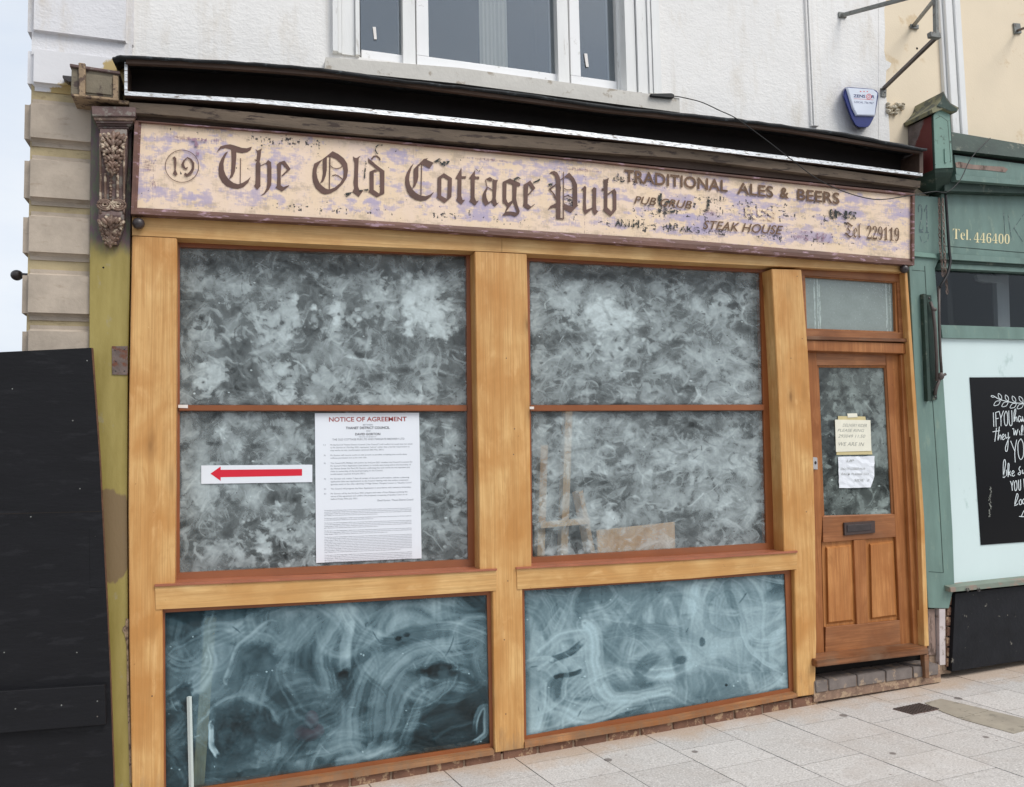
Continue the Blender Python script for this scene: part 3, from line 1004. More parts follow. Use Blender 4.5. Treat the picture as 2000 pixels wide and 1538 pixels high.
# bottom timber sills
for a, b in (([(322, 1563), (650, 1514), (965, 1465.5)], [(322, 1576), (650, 1526), (965, 1474.5)]), ([(1025.5, 1451), (1300, 1405), (1556, 1354.5)], [(1025.5, 1461.5), (1300, 1414), (1556, 1362.5)])):
    bm = new()
    f = [W(u, v, -0.012) for u, v in a]
    g = [W(u, v, -0.012) for u, v in b]
    vs = [[bm.verts.new(p), bm.verts.new(q), bm.verts.new((q.x, 0.08, q.z)), bm.verts.new((p.x, 0.08, p.z + 0.002))] for p, q in zip(f, g)]
    for i in range(len(vs) - 1):
        for c in range(4):
            d = (c + 1) % 4
            bm.faces.new((vs[i][c], vs[i][d], vs[i + 1][d], vs[i + 1][c]))
    bm.faces.new(vs[0]); bm.faces.new(list(reversed(vs[-1])))
    obj('bottom_sill', bm, M['oak_sill'], shop)

# ---- painting the smears
def vnoise(h, w, cy, cx, rng, octv=4, pers=0.5):
    out = np.zeros((h, w))
    amp = 1.0
    tot = 0.0
    for o in range(octv):
        gy, gx = int(cy * 2 ** o) + 2, int(cx * 2 ** o) + 2
        g = rng.random((gy + 1, gx + 1))
        y = np.linspace(0, gy - 1.001, h)
        x = np.linspace(0, gx - 1.001, w)
        yi, xi = y.astype(int), x.astype(int)
        fy, fx = (y - yi)[:, None], (x - xi)[None, :]
        fy, fx = fy * fy * (3 - 2 * fy), fx * fx * (3 - 2 * fx)
        v = (g[yi][:, xi] * (1 - fy) + g[yi + 1][:, xi] * fy) * (1 - fx) + (g[yi][:, xi + 1] * (1 - fy) + g[yi + 1][:, xi + 1] * fy) * fx
        out += amp * v
        tot += amp
        amp *= pers
    return out / tot

def norm(a):
    return (a - a.mean()) / a.std()

def warp(A, amt, scale, rng):
    h, w = A.shape
    dx = norm(vnoise(h, w, h / scale, w / scale, rng, 3)) * amt
    dy = norm(vnoise(h, w, h / scale, w / scale, rng, 3)) * amt
    Y, X = np.mgrid[0:h, 0:w]
    x = np.clip(X + dx, 0, w - 1.001)
    y = np.clip(Y + dy, 0, h - 1.001)
    xi, yi = x.astype(int), y.astype(int)
    fx, fy = x - xi, y - yi
    return (A[yi, xi] * (1 - fx) + A[yi, xi + 1] * fx) * (1 - fy) + (A[yi + 1, xi] * (1 - fx) + A[yi + 1, xi + 1] * fx) * fy

def cut(N, hh, ww, rng):
    oy, ox = rng.integers(0, N.shape[0] - hh + 1), rng.integers(0, N.shape[1] - ww + 1)
    return N[oy:oy + hh, ox:ox + ww]

def path(A, pts, width, val, alpha, rng, amp=0.34, dens=1.15):
    """one wipe along a hand-measured path (fractions of the pane)"""
    h, w = A.shape
    P = [np.array([p[0] * w, p[1] * h]) for p in pts]
    Q = []
    E = [P[0]] + P + [P[-1]]
    for i in range(1, len(E) - 2):
        a, b, c, d = E[i - 1:i + 3]
        for j in range(8):
            t = j / 8
            Q.append(0.5 * (2 * b + (c - a) * t + (2 * a - 5 * b + 4 * c - d) * t * t + (3 * b - a - 3 * c + d) * t ** 3))
    Q.append(P[-1])
    Q = np.array(Q)
    wd = width * w / 2
    x0, x1 = max(0, int(Q[:, 0].min() - wd)), min(w, int(Q[:, 0].max() + wd) + 1)
    y0, y1 = max(0, int(Q[:, 1].min() - wd)), min(h, int(Q[:, 1].max() + wd) + 1)
    if x1 - x0 < 2 or y1 - y0 < 2:
        return
    Y, X = np.mgrid[y0:y1, x0:x1].astype(float)
    best = np.full(X.shape, 1e9)
    side = np.zeros(X.shape)
    al = np.zeros(X.shape)
    for i in range(len(Q) - 1):
        a, d = Q[i], Q[i + 1] - Q[i]
        L2 = max(1e-6, d @ d)
        t = np.clip(((X - a[0]) * d[0] + (Y - a[1]) * d[1]) / L2, 0, 1)
        ex, ey = X - a[0] - t * d[0], Y - a[1] - t * d[1]
        dd = np.hypot(ex, ey)
        sg = np.sign(d[0] * ey - d[1] * ex)
        k_ = dd < best
        best = np.where(k_, dd, best)
        side = np.where(k_, sg * dd, side)
        al = np.where(k_, (i + t) / (len(Q) - 1), al)
    s_ = side / wd
    nb = max(5, int(2 * wd / dens))
    q = np.clip((s_ + 1) / 2, 0, 1)
    b2 = rng.random(max(3, nb // 4))
    br = 0.55 * np.interp(q * (nb - 1), np.arange(nb), rng.random(nb)) + 0.45 * np.interp(q * (len(b2) - 1), np.arange(len(b2)), b2)
    m = alpha * np.clip((1 - best / wd) * 3, 0, 1) * (0.3 + 0.85 * br)
    m *= np.clip((al + .2 * (br - .5)) / .08, 0, 1) * np.clip((1 - al + .25 * (br - .5)) / .15, 0, 1)
    m = np.clip(m, 0, 1)
    A[y0:y1, x0:x1] = A[y0:y1, x0:x1] * (1 - m) + np.clip(val + amp * (br - 0.5), 0, 1) * m

def arc(A, cx, cy, r, a0, a1, width, val, alpha, rng, amp=0.3, nb=None, N=None):
    """one wipe of a rag or brush along an arc: bristle streaks, ragged ends, soft flanks"""
    h, w = A.shape
    R_ = r + width
    x0, x1 = max(0, int(cx - R_)), min(w, int(cx + R_) + 1)
    y0, y1 = max(0, int(cy - R_)), min(h, int(cy + R_) + 1)
    if x1 - x0 < 2 or y1 - y0 < 2:
        return
    Y, X = np.mgrid[y0:y1, x0:x1]
    dx, dy = X - cx, Y - cy
    rho = np.hypot(dx, dy)
    ang = (np.arctan2(dy, dx) - a0) % (2 * np.pi)
    span = (a1 - a0) % (2 * np.pi)
    s = (rho - r) / (width / 2)
    tt = ang / span
    nb = nb or max(5, int(width / 1.15))
    b1 = rng.random(nb)
    b2 = rng.random(max(3, nb // 4))
    q = np.clip((s + 1) / 2, 0, 1)
    br = 0.5 * np.interp(q * (nb - 1), np.arange(nb), b1) + 0.5 * np.interp(q * (len(b2) - 1), np.arange(len(b2)), b2)
    fall = np.clip((1 - np.abs(s)) * 2.6, 0, 1) * (tt < 1)
    rag = 0.25 * (br - 0.5)
    ends = np.clip((tt + rag) / 0.16, 0, 1) * np.clip((1 - tt + rag) / 0.3, 0, 1)
    m = alpha * fall * ends * (0.25 + 0.9 * br)
    if N is not None:
        m = m * np.clip(cut(N, y1 - y0, x1 - x0, rng) * 2.6 - 0.55, 0, 1)
    m = np.clip(m, 0, 1)
    A[y0:y1, x0:x1] = A[y0:y1, x0:x1] * (1 - m) + np.clip(val + amp * (br - 0.5), 0, 1) * m

def dab(A, cx, cy, sx, sy, val, alpha, N, rng, soft=1.6, rag=1.7):
    h, w = A.shape
    x0, x1 = max(0, int(cx - 2 * sx)), min(w, int(cx + 2 * sx) + 1)
    y0, y1 = max(0, int(cy - 2 * sy)), min(h, int(cy + 2 * sy) + 1)
    if x1 - x0 < 2 or y1 - y0 < 2:
        return
    Y, X = np.mgrid[y0:y1, x0:x1]
    d = np.hypot((X - cx) / sx, (Y - cy) / sy)
    nn = cut(N, y1 - y0, x1 - x0, rng)
    m = np.clip((1.0 - d + (nn - 0.5) * rag) * soft, 0, 1) * alpha
    A[y0:y1, x0:x1] = A[y0:y1, x0:x1] * (1 - m) + np.clip(val + 0.4 * (nn - 0.5), 0, 1) * m

def wash_upper(w, h, seed, lights=(), darks=(), base=0.36, n=520, busy=1.0, con=1.0):
    """window whitewash: soft clouds, then hundreds of short scrubbed wipes, each a fan of bristle lines"""
    rng = np.random.default_rng(seed)
    N = np.clip(0.5 + 0.17 * norm(vnoise(2 * h, 2 * w, h / 11, w / 11, rng, 5, 0.6)), 0, 1)
    N0 = N[:h, :w]
    D = norm(vnoise(h, w, h / 80, w / 80, rng, 3, 0.5))
    A = np.clip(base + 0.06 * con * norm(vnoise(h, w, h / 40, w / 40, rng, 4, 0.55)) + 0.05 * D, 0.05, 0.8)
    def wipe(lo, hi, wlo, whi, sd, al0, al1, amp):
        cx, cy = rng.uniform(-8, w + 8), rng.uniform(-8, h + 8)
        here = A[int(np.clip(cy, 0, h - 1)), int(np.clip(cx, 0, w - 1))]
        r = np.exp(rng.uniform(np.log(lo), np.log(hi)))
        a0 = rng.uniform(0, 6.28)
        L = rng.uniform(18, 64)
        arc(A, cx + r * np.cos(a0 + 3.14), cy + r * np.sin(a0 + 3.14), r, a0 - L / r / 2, a0 + L / r / 2, rng.uniform(wlo, whi), np.clip(.55 * here + .45 * base + con * rng.normal(0.0, sd), .03, .8), rng.uniform(al0, al1), rng, amp)
    for i in range(n):
        wipe(22, 260, 12, 44, .22, .35, .85, .42)
    A = warp(A, 2.0, 40, rng)
    for x, y, sx, sy, v, al in darks:
        dab(A, x * w, y * h, sx * w * 1.15, sy * h * 1.15, v, al * .9, N, rng, 1.4, 2.0)
    for x, y, sx, sy, v, al in lights:
        dab(A, x * w, y * h, sx * w * 1.2, sy * h * 1.2, v * .95, al * .9, N, rng, 2.0, 2.2)
    for i in range(int(26 * busy)):
        dab(A, rng.uniform(0, w), rng.uniform(0, h), rng.uniform(5, 18), rng.uniform(4, 12), rng.choice([.68, .56, .1], p=[.5, .25, .25]), rng.uniform(.3, .75), N, rng, rng.uniform(1.0, 2.4), 1.9)
    for i in range(int(n * 1.5 * busy)):
        wipe(14, 140, 3, 11, .22, .2, .62, .6)
    # touched-in blobs and thumb-size dabs
    for x, y, sx, sy, v, al in lights:
        for j in range(14):
            a0 = rng.uniform(0, 6.28)
            r = rng.uniform(8, 30)
            arc(A, x * w + rng.normal(0, sx * w * .55), y * h + rng.normal(0, sy * h * .55), r, a0, a0 + rng.uniform(10, 30) / r, rng.uniform(6, 15), v * rng.uniform(.8, 1.05), rng.uniform(.3, .65), rng, .35)
    for x, y, sx, sy, v, al in darks:
        for j in range(5):
            a0 = rng.uniform(0, 6.28)
            r = rng.uniform(10, 40)
            arc(A, x * w + rng.normal(0, sx * w * .5), y * h + rng.normal(0, sy * h * .5), r, a0, a0 + rng.uniform(8, 24) / r, rng.uniform(4, 12), v, rng.uniform(.4, .8), rng, .3)
    for i in range(int(40 * busy)):
        s_ = rng.uniform(2.5, 7)
        Y, X = np.mgrid[0:h, 0:w]
        cx, cy = rng.uniform(0, w), h * (1 - rng.random() ** 1.5)
        y0, y1, x0, x1 = max(0, int(cy - 9)), min(h, int(cy + 9)), max(0, int(cx - 9)), min(w, int(cx + 9))
        if y1 - y0 < 3 or x1 - x0 < 3:
            continue
        d = np.hypot(X[y0:y1, x0:x1] - cx, (Y[y0:y1, x0:x1] - cy) * rng.uniform(.8, 1.5))
        m = np.clip(1.2 - d / s_, 0, 1) * rng.uniform(.3, .8)
        A[y0:y1, x0:x1] = A[y0:y1, x0:x1] * (1 - m) + rng.choice([.72, .06], p=[.7, .3]) * m
    A = (A - A.mean()) * 1.28 + base
    A = np.clip(np.where(A < .2, .2 - (.2 - A) * .55, A), .04, .9)
    for i in range(int(n * .55 * busy)):
        wipe(16, 200, 6, 26, .12, .12, .42, .6)
    for i in range(int(n * .4 * busy)):
        wipe(10, 120, 2.5, 8, .2, .15, .5, .6)
    A = warp(A, 0.6, 9, rng)
    for i in range(80):
        dab(A, rng.uniform(0, w), h * (1 - rng.random() ** 1.6), rng.uniform(.7, 2.4), rng.uniform(.6, 1.5), rng.choice([0.85, 0.02, .02]), 0.9, N, rng, 3)
    for i in range(14):
        a0 = rng.uniform(0, 6.28)
        arc(A, rng.uniform(0, w), rng.uniform(0, h), rng.uniform(20, 120), a0, a0 + rng.uniform(.08, .4), rng.uniform(1.2, 2.4), rng.choice([.04, .8]), .8, rng)
    # ragged clear margin round the pane and thin cover along its top
    Y, X = np.mgrid[0:h, 0:w]
    e = np.minimum(np.minimum(X, w - 1 - X), np.minimum(Y * 1.0, h - 1 - Y))
    A *= 0.5 + 0.5 * np.clip((e - 1 - 9 * (N0 - 0.45)) / 3, 0, 1)
    A *= 0.62 + 0.38 * np.clip((Y / h) / 0.25 + (N0 - 0.5) * 2.0, 0, 1)
    return np.clip(A, 0.03, 0.96)

def wash_lower(w, h, seed, base=0.26, n=110, marks=(), strokes=(), con=1.0):
    """glass wiped over with a wet rag: broad milky sweeps with a few coarse streaks in each"""
    rng = np.random.default_rng(seed)
    N = np.clip(0.5 + 0.17 * norm(vnoise(2 * h, 2 * w, h / 13, w / 13, rng, 5, 0.6)), 0, 1)
    N0 = N[:h, :w]
    D = norm(vnoise(h, w, h / 150, w / 150, rng, 3, 0.5))
    A = np.clip(base + 0.08 * con * D, 0.02, 0.8)
    def sweep(lo, hi, wlo, whi, sd, al0, al1, amp, dens):
        r = np.exp(rng.uniform(np.log(lo), np.log(hi)))
        a0 = rng.uniform(0, 6.28)
        L = min(rng.uniform(60, 230), 4.2 * r)
        cx, cy = rng.uniform(-20, w + 20), rng.uniform(-20, h + 20)
        wd = rng.uniform(wlo, whi)
        dd = D[int(np.clip(cy, 0, h - 1)), int(np.clip(cx, 0, w - 1))]
        arc(A, cx + r * np.cos(a0 + 3.14), cy + r * np.sin(a0 + 3.14), r, a0 - L / r / 2, a0 + L / r / 2, wd, np.clip(base + .05 * con * dd + con * rng.normal(.0, sd), .02, .8), rng.uniform(al0, al1), rng, amp * con, max(5, int(wd / dens)))
    for i in range(n):
        sweep(40, 300, 26, 66, .13, .35, .8, .34, 2.6)
    for i in range(n // 2):
        sweep(24, 160, 14, 40, .16, .3, .7, .5, 2.0)
    A = warp(A, 3.0, 60, rng)
    for pts, wd, v, al in strokes:
        path(A, pts, wd * 1.7, v, al * .72, rng, 0.36, 2.4)
    for i in range(n // 3):
        sweep(30, 200, 8, 30, .15, .2, .5, .5, 1.6)
    A = (A - A.mean()) * 1.55 + base
    A = np.clip(np.where(A < .12, .12 - (.12 - A) * .5, A), .02, .85)
    A = warp(A, 1.6, 40, rng)
    for i in range(18):
        a0 = rng.uniform(0, 6.28)
        arc(A, rng.uniform(0, w), rng.uniform(0, h), rng.uniform(10, 90), a0, a0 + rng.uniform(.15, .6), rng.uniform(1.5, 4), rng.choice([0.6, 0.05]), 0.6, rng)
    for (x, y, sx, sy, v, al) in marks:
        dab(A, x * w, y * h, sx * w * 1.2, sy * h * 1.2, v, al, N, rng, 2.2, 1.5)
    for i in range(26):
        dab(A, rng.uniform(0, w), h * (1 - rng.random() ** 2 * 0.9), rng.uniform(.6, 1.5), rng.uniform(.6, 1.5), 0.95, 0.9, N, rng)
    Y, X = np.mgrid[0:h, 0:w]
    e = np.minimum(np.minimum(X, w - 1 - X), np.minimum(Y * 1.0, h - 1 - Y))
    A *= 0.5 + 0.5 * np.clip((e - 3 * N0) / 9, 0, 1)
    return np.clip(A, 0.02, 0.95)


LL_S = [([(.62,.85),(.63,.6),(.68,.42),(.78,.3),(.92,.28)],.11,.42,.8), ([(.70,.88),(.75,.62),(.85,.5),(.93,.53)],.08,.45,.8), ([(.64,.95),(.66,.7),(.74,.5),(.9,.42)],.05,.3,.7),
        ([(.57,.12),(.56,.3),(.545,.47)],.022,.68,.8), ([(.2,.4),(.24,.25),(.33,.12)],.03,.55,.8), ([(.40,.4),(.42,.2),(.5,.06)],.055,.42,.8), ([(.27,.6),(.3,.4),(.37,.24)],.04,.4,.7),
        ([(.5,.5),(.49,.3),(.54,.12)],.04,.36,.7), ([(.69,.32),(.69,.15),(.76,.09),(.83,.18),(.81,.32)],.05,.5,.8), ([(.85,.06),(.92,.12),(.97,.12)],.03,.4,.7),
        ([(.145,.64),(.15,.76),(.165,.83)],.012,.85,.95), ([(.94,.97),(.965,.95),(.985,.9),(.985,.74),(.96,.78),(.945,.92)],.014,.75,.9), ([(.52,.97),(.65,.93),(.71,.88)],.022,.62,.8),
        ([(.14,.2),(.2,.17),(.26,.1)],.03,.5,.7), ([(.66,.3),(.75,.24),(.9,.2)],.04,.14,.8), ([(.02,.5),(.06,.45),(.08,.4)],.02,.05,.8), ([(.97,.1),(.975,.5),(.97,.9)],.03,.34,.7)]
LL_M = [(.55, .44, .019, .035, .01, .98), (.835, .47, .062, .042, .01, .98), (.86, .5, .045, .018, .02, .9), (.22, .72, .075, .15, .04, .85), (.43, .78, .06, .08, .08, .5), (.72, .25, .018, .018, .02, .85), (.745, .235, .01, .015, .02, .8), (.25, .95, .07, .025, .04, .8), (.07, .5, .02, .08, .03, .8), (.3, .3, .06, .1, .06, .6)]  # broad dark mark at lower left is a dark reflection, painted as cleared wash
LR_S = [([(.05,.9),(.03,.6),(.03,.3),(.07,.1)],.05,.5,.7), ([(.06,.25),(.13,.1),(.18,.2),(.12,.42)],.05,.5,.7), ([(.42,.25),(.34,.45),(.33,.62),(.42,.7),(.5,.6)],.09,.34,.7),
        ([(.24,.24),(.23,.1),(.28,.05),(.33,.15),(.39,.33)],.05,.2,.7), ([(.46,.12),(.38,.3),(.36,.42)],.05,.5,.7), ([(.35,.1),(.46,.03),(.58,.06),(.62,.3)],.06,.46,.7),
        ([(.23,.27),(.26,.35),(.27,.6),(.3,.8),(.38,.86),(.54,.84)],.045,.72,.8), ([(.2,.95),(.3,.93),(.42,.9)],.03,.6,.8), ([(.06,.42),(.14,.33),(.24,.33)],.03,.62,.8), ([(.07,.55),(.14,.48),(.23,.47)],.025,.66,.8),
        ([(.5,.1),(.55,.09),(.6,.25),(.615,.52)],.035,.22,.5), ([(.5,.12),(.52,.35),(.575,.58),(.6,.85)],.035,.24,.5), ([(.64,.97),(.66,.55),(.68,.3),(.72,.3),(.76,.55),(.78,.92)],.06,.56,.8),
        ([(.7,.3),(.74,.08),(.8,.03),(.86,.15),(.87,.5),(.86,.85)],.07,.58,.8), ([(.74,.5),(.75,.2),(.79,.15),(.81,.45),(.8,.85)],.04,.5,.8), ([(.62,.28),(.64,.05)],.04,.7,.7), ([(.92,.2),(.93,.5),(.95,.7)],.03,.55,.6), ([(.63,.96),(.75,.94),(.85,.88),(.9,.7)],.05,.5,.7),
        ([(.1,.5),(.16,.47),(.22,.4)],.022,.05,.85), ([(.11,.63),(.22,.6)],.012,.02,.95), ([(.42,.78),(.44,.64),(.51,.55)],.04,.2,.6), ([(.27,.72),(.3,.65)],.02,.3,.5)]
LR_M = [(.59, .62, .018, .03, .1, .7), (.755, .87, .006, .012, .03, .9), (.67, .5, .008, .03, .06, .7)]
U1_L = [(.84,.33,.105,.13,.85,.95),(.9,.45,.05,.1,.78,.9),(.69,.28,.03,.03,.72,.8),(.565,.41,.065,.05,.8,.9),(.34,.44,.07,.1,.72,.85),(.2,.27,.03,.06,.66,.7),(.08,.86,.03,.035,.78,.9),(.13,.8,.035,.06,.72,.9),(.36,.76,.035,.06,.76,.9),(.33,.84,.03,.04,.72,.8),(.37,.94,.05,.035,.78,.9),(.53,.82,.07,.06,.6,.8),(.86,.86,.06,.04,.6,.8),(.72,.95,.1,.03,.75,.8),(.1,.55,.05,.05,.55,.7),(.06,.2,.04,.08,.55,.7)]
U1_D = [(.46,.52,.05,.06,.06,.85),(.075,.45,.012,.02,.01,.95),(.19,.8,.04,.06,.04,.85),(.22,.62,.05,.08,.08,.7),(.45,.1,.2,.06,.08,.7),(.72,.57,.06,.07,.08,.75),(.77,.77,.06,.03,.06,.7),(.1,.1,.1,.04,.08,.7),(.5,.22,.07,.02,.06,.6),(.57,.95,.05,.05,.08,.7)]
U2_L = [(.36,.76,.08,.12,.78,.85),(.08,.5,.06,.1,.62,.8),(.2,.86,.09,.06,.58,.7),(.4,.2,.06,.1,.55,.7),(.95,.55,.03,.12,.6,.7),(.02,.3,.02,.1,.6,.7)]
U2_D = [(.37,.55,.045,.045,.02,.92),(.26,.8,.08,.06,.05,.8),(.33,.84,.05,.1,.05,.8),(.92,.35,.05,.06,.06,.8),(.93,.66,.04,.1,.08,.7),(.38,.92,.08,.05,.06,.7),(.28,.38,.02,.03,.02,.9),(.43,.3,.03,.06,.05,.8)]
U3_L = [(.3,.38,.12,.11,.84,.92),(.2,.3,.05,.1,.7,.8),(.12,.25,.03,.06,.72,.8),(.36,.62,.04,.12,.7,.8),(.55,.42,.1,.12,.56,.6),(.83,.24,.06,.08,.7,.8),(.55,.2,.05,.12,.6,.7),(.8,.75,.12,.1,.52,.6),(.5,.86,.05,.04,.6,.7),(.05,.7,.04,.1,.55,.6)]
U3_D = [(.12,.5,.025,.035,.01,.95),(.87,.26,.03,.08,.03,.9),(.42,.58,.012,.02,.01,.95),(.62,.25,.1,.1,.12,.6),(.1,.6,.05,.06,.12,.7),(.3,.08,.25,.04,.08,.7),(.88,.1,.06,.05,.06,.8),(.6,.55,.08,.04,.12,.6)]
U4_L = [(.82,.3,.1,.1,.6,.7),(.6,.6,.1,.1,.58,.6),(.83,.65,.05,.08,.68,.8),(.45,.2,.1,.07,.6,.7),(.68,.4,.012,.12,.7,.8),(.35,.75,.04,.05,.75,.8),(.2,.3,.06,.1,.56,.6)]
U4_D = [(.39,.87,.12,.07,.1,.95),(.03,.4,.025,.07,.05,.85),(.9,.12,.06,.06,.08,.8),(.15,.85,.07,.07,.08,.75),(.35,.33,.05,.06,.1,.7),(.87,.28,.04,.04,.08,.8),(.03,.75,.02,.1,.06,.7),(.55,.1,.1,.03,.1,.6)]

def glazed(frame_px, inner_px, y0, yg, bar=None):
    bm = new()
    ring(bm, frame_px, inner_px, y0, yg + 0.03, y0 + 0.006)
    return obj('window', bm, M['alu'], shop)

YF, YG = 0.1, 0.12
# large left window
wl = glazed([(338, 455), (936, 480), (945, 1106), (336, 1134)], [(351, 483), (911, 500), (914.5, 1093), (351, 1119)], YF, YG)
bm = new()
prism(bm, [(349, 791.5), (912, 791.5), (912, 803.5), (349, 803)], YF - 0.012, YG + 0.02, 0.003, 2)
obj('transom_bar', bm, M['alu'], wl)
NU, NV = 560, 325
grid_sheet('pane', [(349, 481), (914, 498)], [(349, 792), (914, 792)], YG, NU, NV, M['pane_grey'], wl,
           {'wash': wash_upper(NU, NV, 11, U1_L, U1_D)})
grid_sheet('pane', [(349, 803), (914, 803)], [(349, 1121), (917, 1095)], YG, NU, NV, M['pane_grey'], wl,
           {'wash': wash_upper(NU, NV, 23, U2_L, U2_D)})
# large right window
wr = glazed([(1022, 488), (1518, 518), (1540, 1072), (1028, 1112)], [(1034, 510), (1484.5, 533), (1497, 1061), (1040, 1089)], YF, YG)
bm = new()
prism(bm, [(1035.5, 791.5), (1493, 790.5), (1493, 802), (1035.5, 803.5)], YF - 0.012, YG + 0.02, 0.003, 2)
obj('transom_bar', bm, M['alu'], wr)
NU2 = 470
grid_sheet('pane', [(1032, 508), (1487, 531)], [(1036, 792), (1494, 791)], YG, NU2, NV, M['pane_grey'], wr,
           {'wash': wash_upper(NU2, NV, 37, U3_L, U3_D, 0.39)})
grid_sheet('pane', [(1036, 803), (1495, 802)], [(1040, 1091), (1499, 1063)], YG, NU2, NV, M['pane_grey'], wr,
           {'wash': wash_upper(NU2, NV, 53, U4_L, U4_D, 0.39)})
# lower windows
YF2, YG2 = 0.03, 0.045
w3 = glazed([(312, 1182), (968, 1148), (974, 1474), (312, 1574)], [(322, 1197), (951, 1162.5), (957, 1453), (324, 1549)], YF2, YG2)
NW, NH = 470, 250
grid_sheet('pane', [(319, 1194), (955, 1159)], [(319, 1553), (961, 1455)], YG2, NW, NH, M['pane_teal'], w3,
           {'wash': wash_lower(NW, NH, 71, .29, 110, LL_M, LL_S, 1.0)})
w4 = glazed([(1014, 1144), (1553, 1108), (1559, 1363), (1020, 1462)], [(1024, 1154), (1533, 1121), (1541.5, 1345), (1028, 1438)], YF2, YG2)
NW2 = 420
grid_sheet('pane', [(1022, 1151), (1537, 1117)], [(1026, 1441), (1546, 1347)], YG2, NW2, NH, M['pane_teal'], w4,
           {'wash': wash_lower(NW2, NH, 90, .52, 110, LR_M, LR_S, 1.1)})

# transom light over the door
YT = 0.05
bm = new()
ring(bm, [(1562, 520), (1772, 532), (1781, 668), (1570, 660)], [(1571, 538), (1752, 550.5), (1757, 650), (1575, 644.5)], YT, YT + 0.07)
tl = obj('transom_light', bm, M['door_h'], shop)
bm = new()
ring(bm, [(1568, 533), (1756, 546), (1760, 653), (1572, 647)], [(1572.5, 541), (1747, 553), (1750, 648), (1576, 642)], YT + 0.012, YT + 0.06)
obj('glazing_bead', bm, M['door_v'], tl)
bm = new()
prism(bm, [(1570, 656.5), (1779, 662), (1779.5, 668.5), (1570, 663.5)], YT - 0.03, YT + 0.05, 0.003)
obj('drip_moulding', bm, M['door_sill'], tl)
rng = np.random.default_rng(5)
NF = vnoise(110, 200, 5, 8, rng, 4)
fr = 0.5 + 0.12 * NF
for x0 in (22, 29, 33, 176, 184, 192):
    for j in range(60):
        fr[rng.integers(0, 105):, :][:rng.integers(3, 18), x0 + rng.integers(-1, 2)] += 0.16
for i in range(220):
    xx = int(np.clip(rng.choice([rng.normal(150, 18), rng.normal(185, 8), rng.uniform(0, 200)]), 0, 198))
    fr[int(np.clip(rng.exponential(28), 0, 108)), xx] = 0.98
grid_sheet('pane', [(1569, 537), (1751, 549)], [(1573, 646), (1754, 652)], YT + 0.035, 200, 110, M['pane_frost'], tl, {'wash': np.clip(fr, 0, 1)})

# door and its frame
YD = 0.085
bm = new()
prism(bm, [(1566, 664), (1779, 671), (1780, 691.5), (1566, 685)], 0.035, 0.16, 0.004)
prism(bm, [(1772, 692), (1785, 692), (1794.8, 900), (1800, 1010), (1812, 1266), (1799.5, 1266), (1787.5, 1010), (1782, 900)], 0.035, 0.16, 0.004)
prism(bm, [(1760, 692), (1771.7, 692), (1781.7, 900), (1787.2, 1010), (1799.2, 1266), (1786, 1266), (1774.4, 1010), (1769.4, 900)], 0.055, 0.165, 0.004)
obj('door_frame', bm, M['door_v'], shop)
dl, dr = [(1567, 684), (1590, 1287)], [(1763, 692), (1786, 1262)]
bm = new()
prism(bm, [(1567, 680), (1594.5, 681), (1606.5, 1010), (1604, 1060), (1610, 1284), (1588, 1290), (1580, 1010)], YD, YD + 0.045, 0.002)
prism(bm, [(1730, 686), (1765, 690), (1779, 1010), (1789, 1264), (1760, 1268), (1748, 1010)], YD, YD + 0.045, 0.002)
door = obj('door', bm, M['door_v'], shop)
for _q in ([(1594.7, 681), (1729.8, 686), (1730.5, 714), (1594.9, 714)],
           [(1606.7, 1010), (1747.8, 1005), (1750, 1049), (1608, 1060)],
           [(1613, 1226), (1757.5, 1212), (1760, 1268), (1612, 1284)]):
    bm = new()
    prism(bm, _q, YD + 0.001, YD + 0.045, 0.002)
    obj('rail', bm, M['door_h'], door)
bm = new()
prism(bm, [(1668, 1056), (1691, 1054), (1695.7, 1217.8), (1674, 1220)], YD + 0.0015, YD + 0.045, 0.002)
obj('muntin', bm, M['door_v'], door)
for (a, b) in (([(1605, 1060), (1669, 1055), (1675, 1222), (1609, 1228)], 0), ([(1690, 1054), (1751, 1048), (1760, 1212), (1695, 1219)], 1)):
    bm = new()
    prism(bm, a, YD + 0.022, YD + 0.03)
    c = Vector((sum(p[0] for p in a) / 4, sum(p[1] for p in a) / 4))
    inn = [(c.x + (p[0] - c.x) * .78, c.y + (p[1] - c.y) * .90) for p in a]
    inn2 = [(c.x + (p[0] - c.x) * .68, c.y + (p[1] - c.y) * .855) for p in a]
    fo = [W(u, v, YD + 0.004) for u, v in inn2]
    ba = [W(u, v, YD + 0.021) for u, v in inn]
    poly_prism(bm, fo, ba)
    obj('door_panel', bm, M['door_panel'], door)
bm = new()
ring(bm, [(1594, 712), (1731, 713), (1749, 1008), (1606, 1012)], [(1599, 718), (1727, 719), (1741.5, 1004), (1610, 1007.5)], YD + 0.006, YD + 0.03, YD + 0.016)
obj('glazing_bead', bm, M['door_v'], door)
DN = wash_upper(170, 330, 101, base=0.25, n=150, busy=.5, lights=[(.5, .12, .4, .1, .55, .7), (.85, .4, .12, .3, .55, .7), (.5, .3, .2, .1, .6, .5), (.2, .85, .2, .1, .5, .5)],
                darks=[(.18, .5, .06, .12, .02, .95), (.48, .33, .16, .035, .02, .95), (.16, .62, .09, .14, .02, .95), (.17, .42, .05, .06, .02, .95), (.3, .72, .06, .06, .02, .9), (.78, .34, .05, .07, .04, .9), (.12, .8, .1, .1, .05, .8), (.62, .82, .1, .05, .08, .7), (.2, .4, .05, .06, .05, .8)])
grid_sheet('pane', [(1592, 711), (1732, 713)], [(1605, 1011), (1748, 1008)], YD + 0.024, 170, 330, M['pane_frost'], door, {'wash': DN})
bm = new()
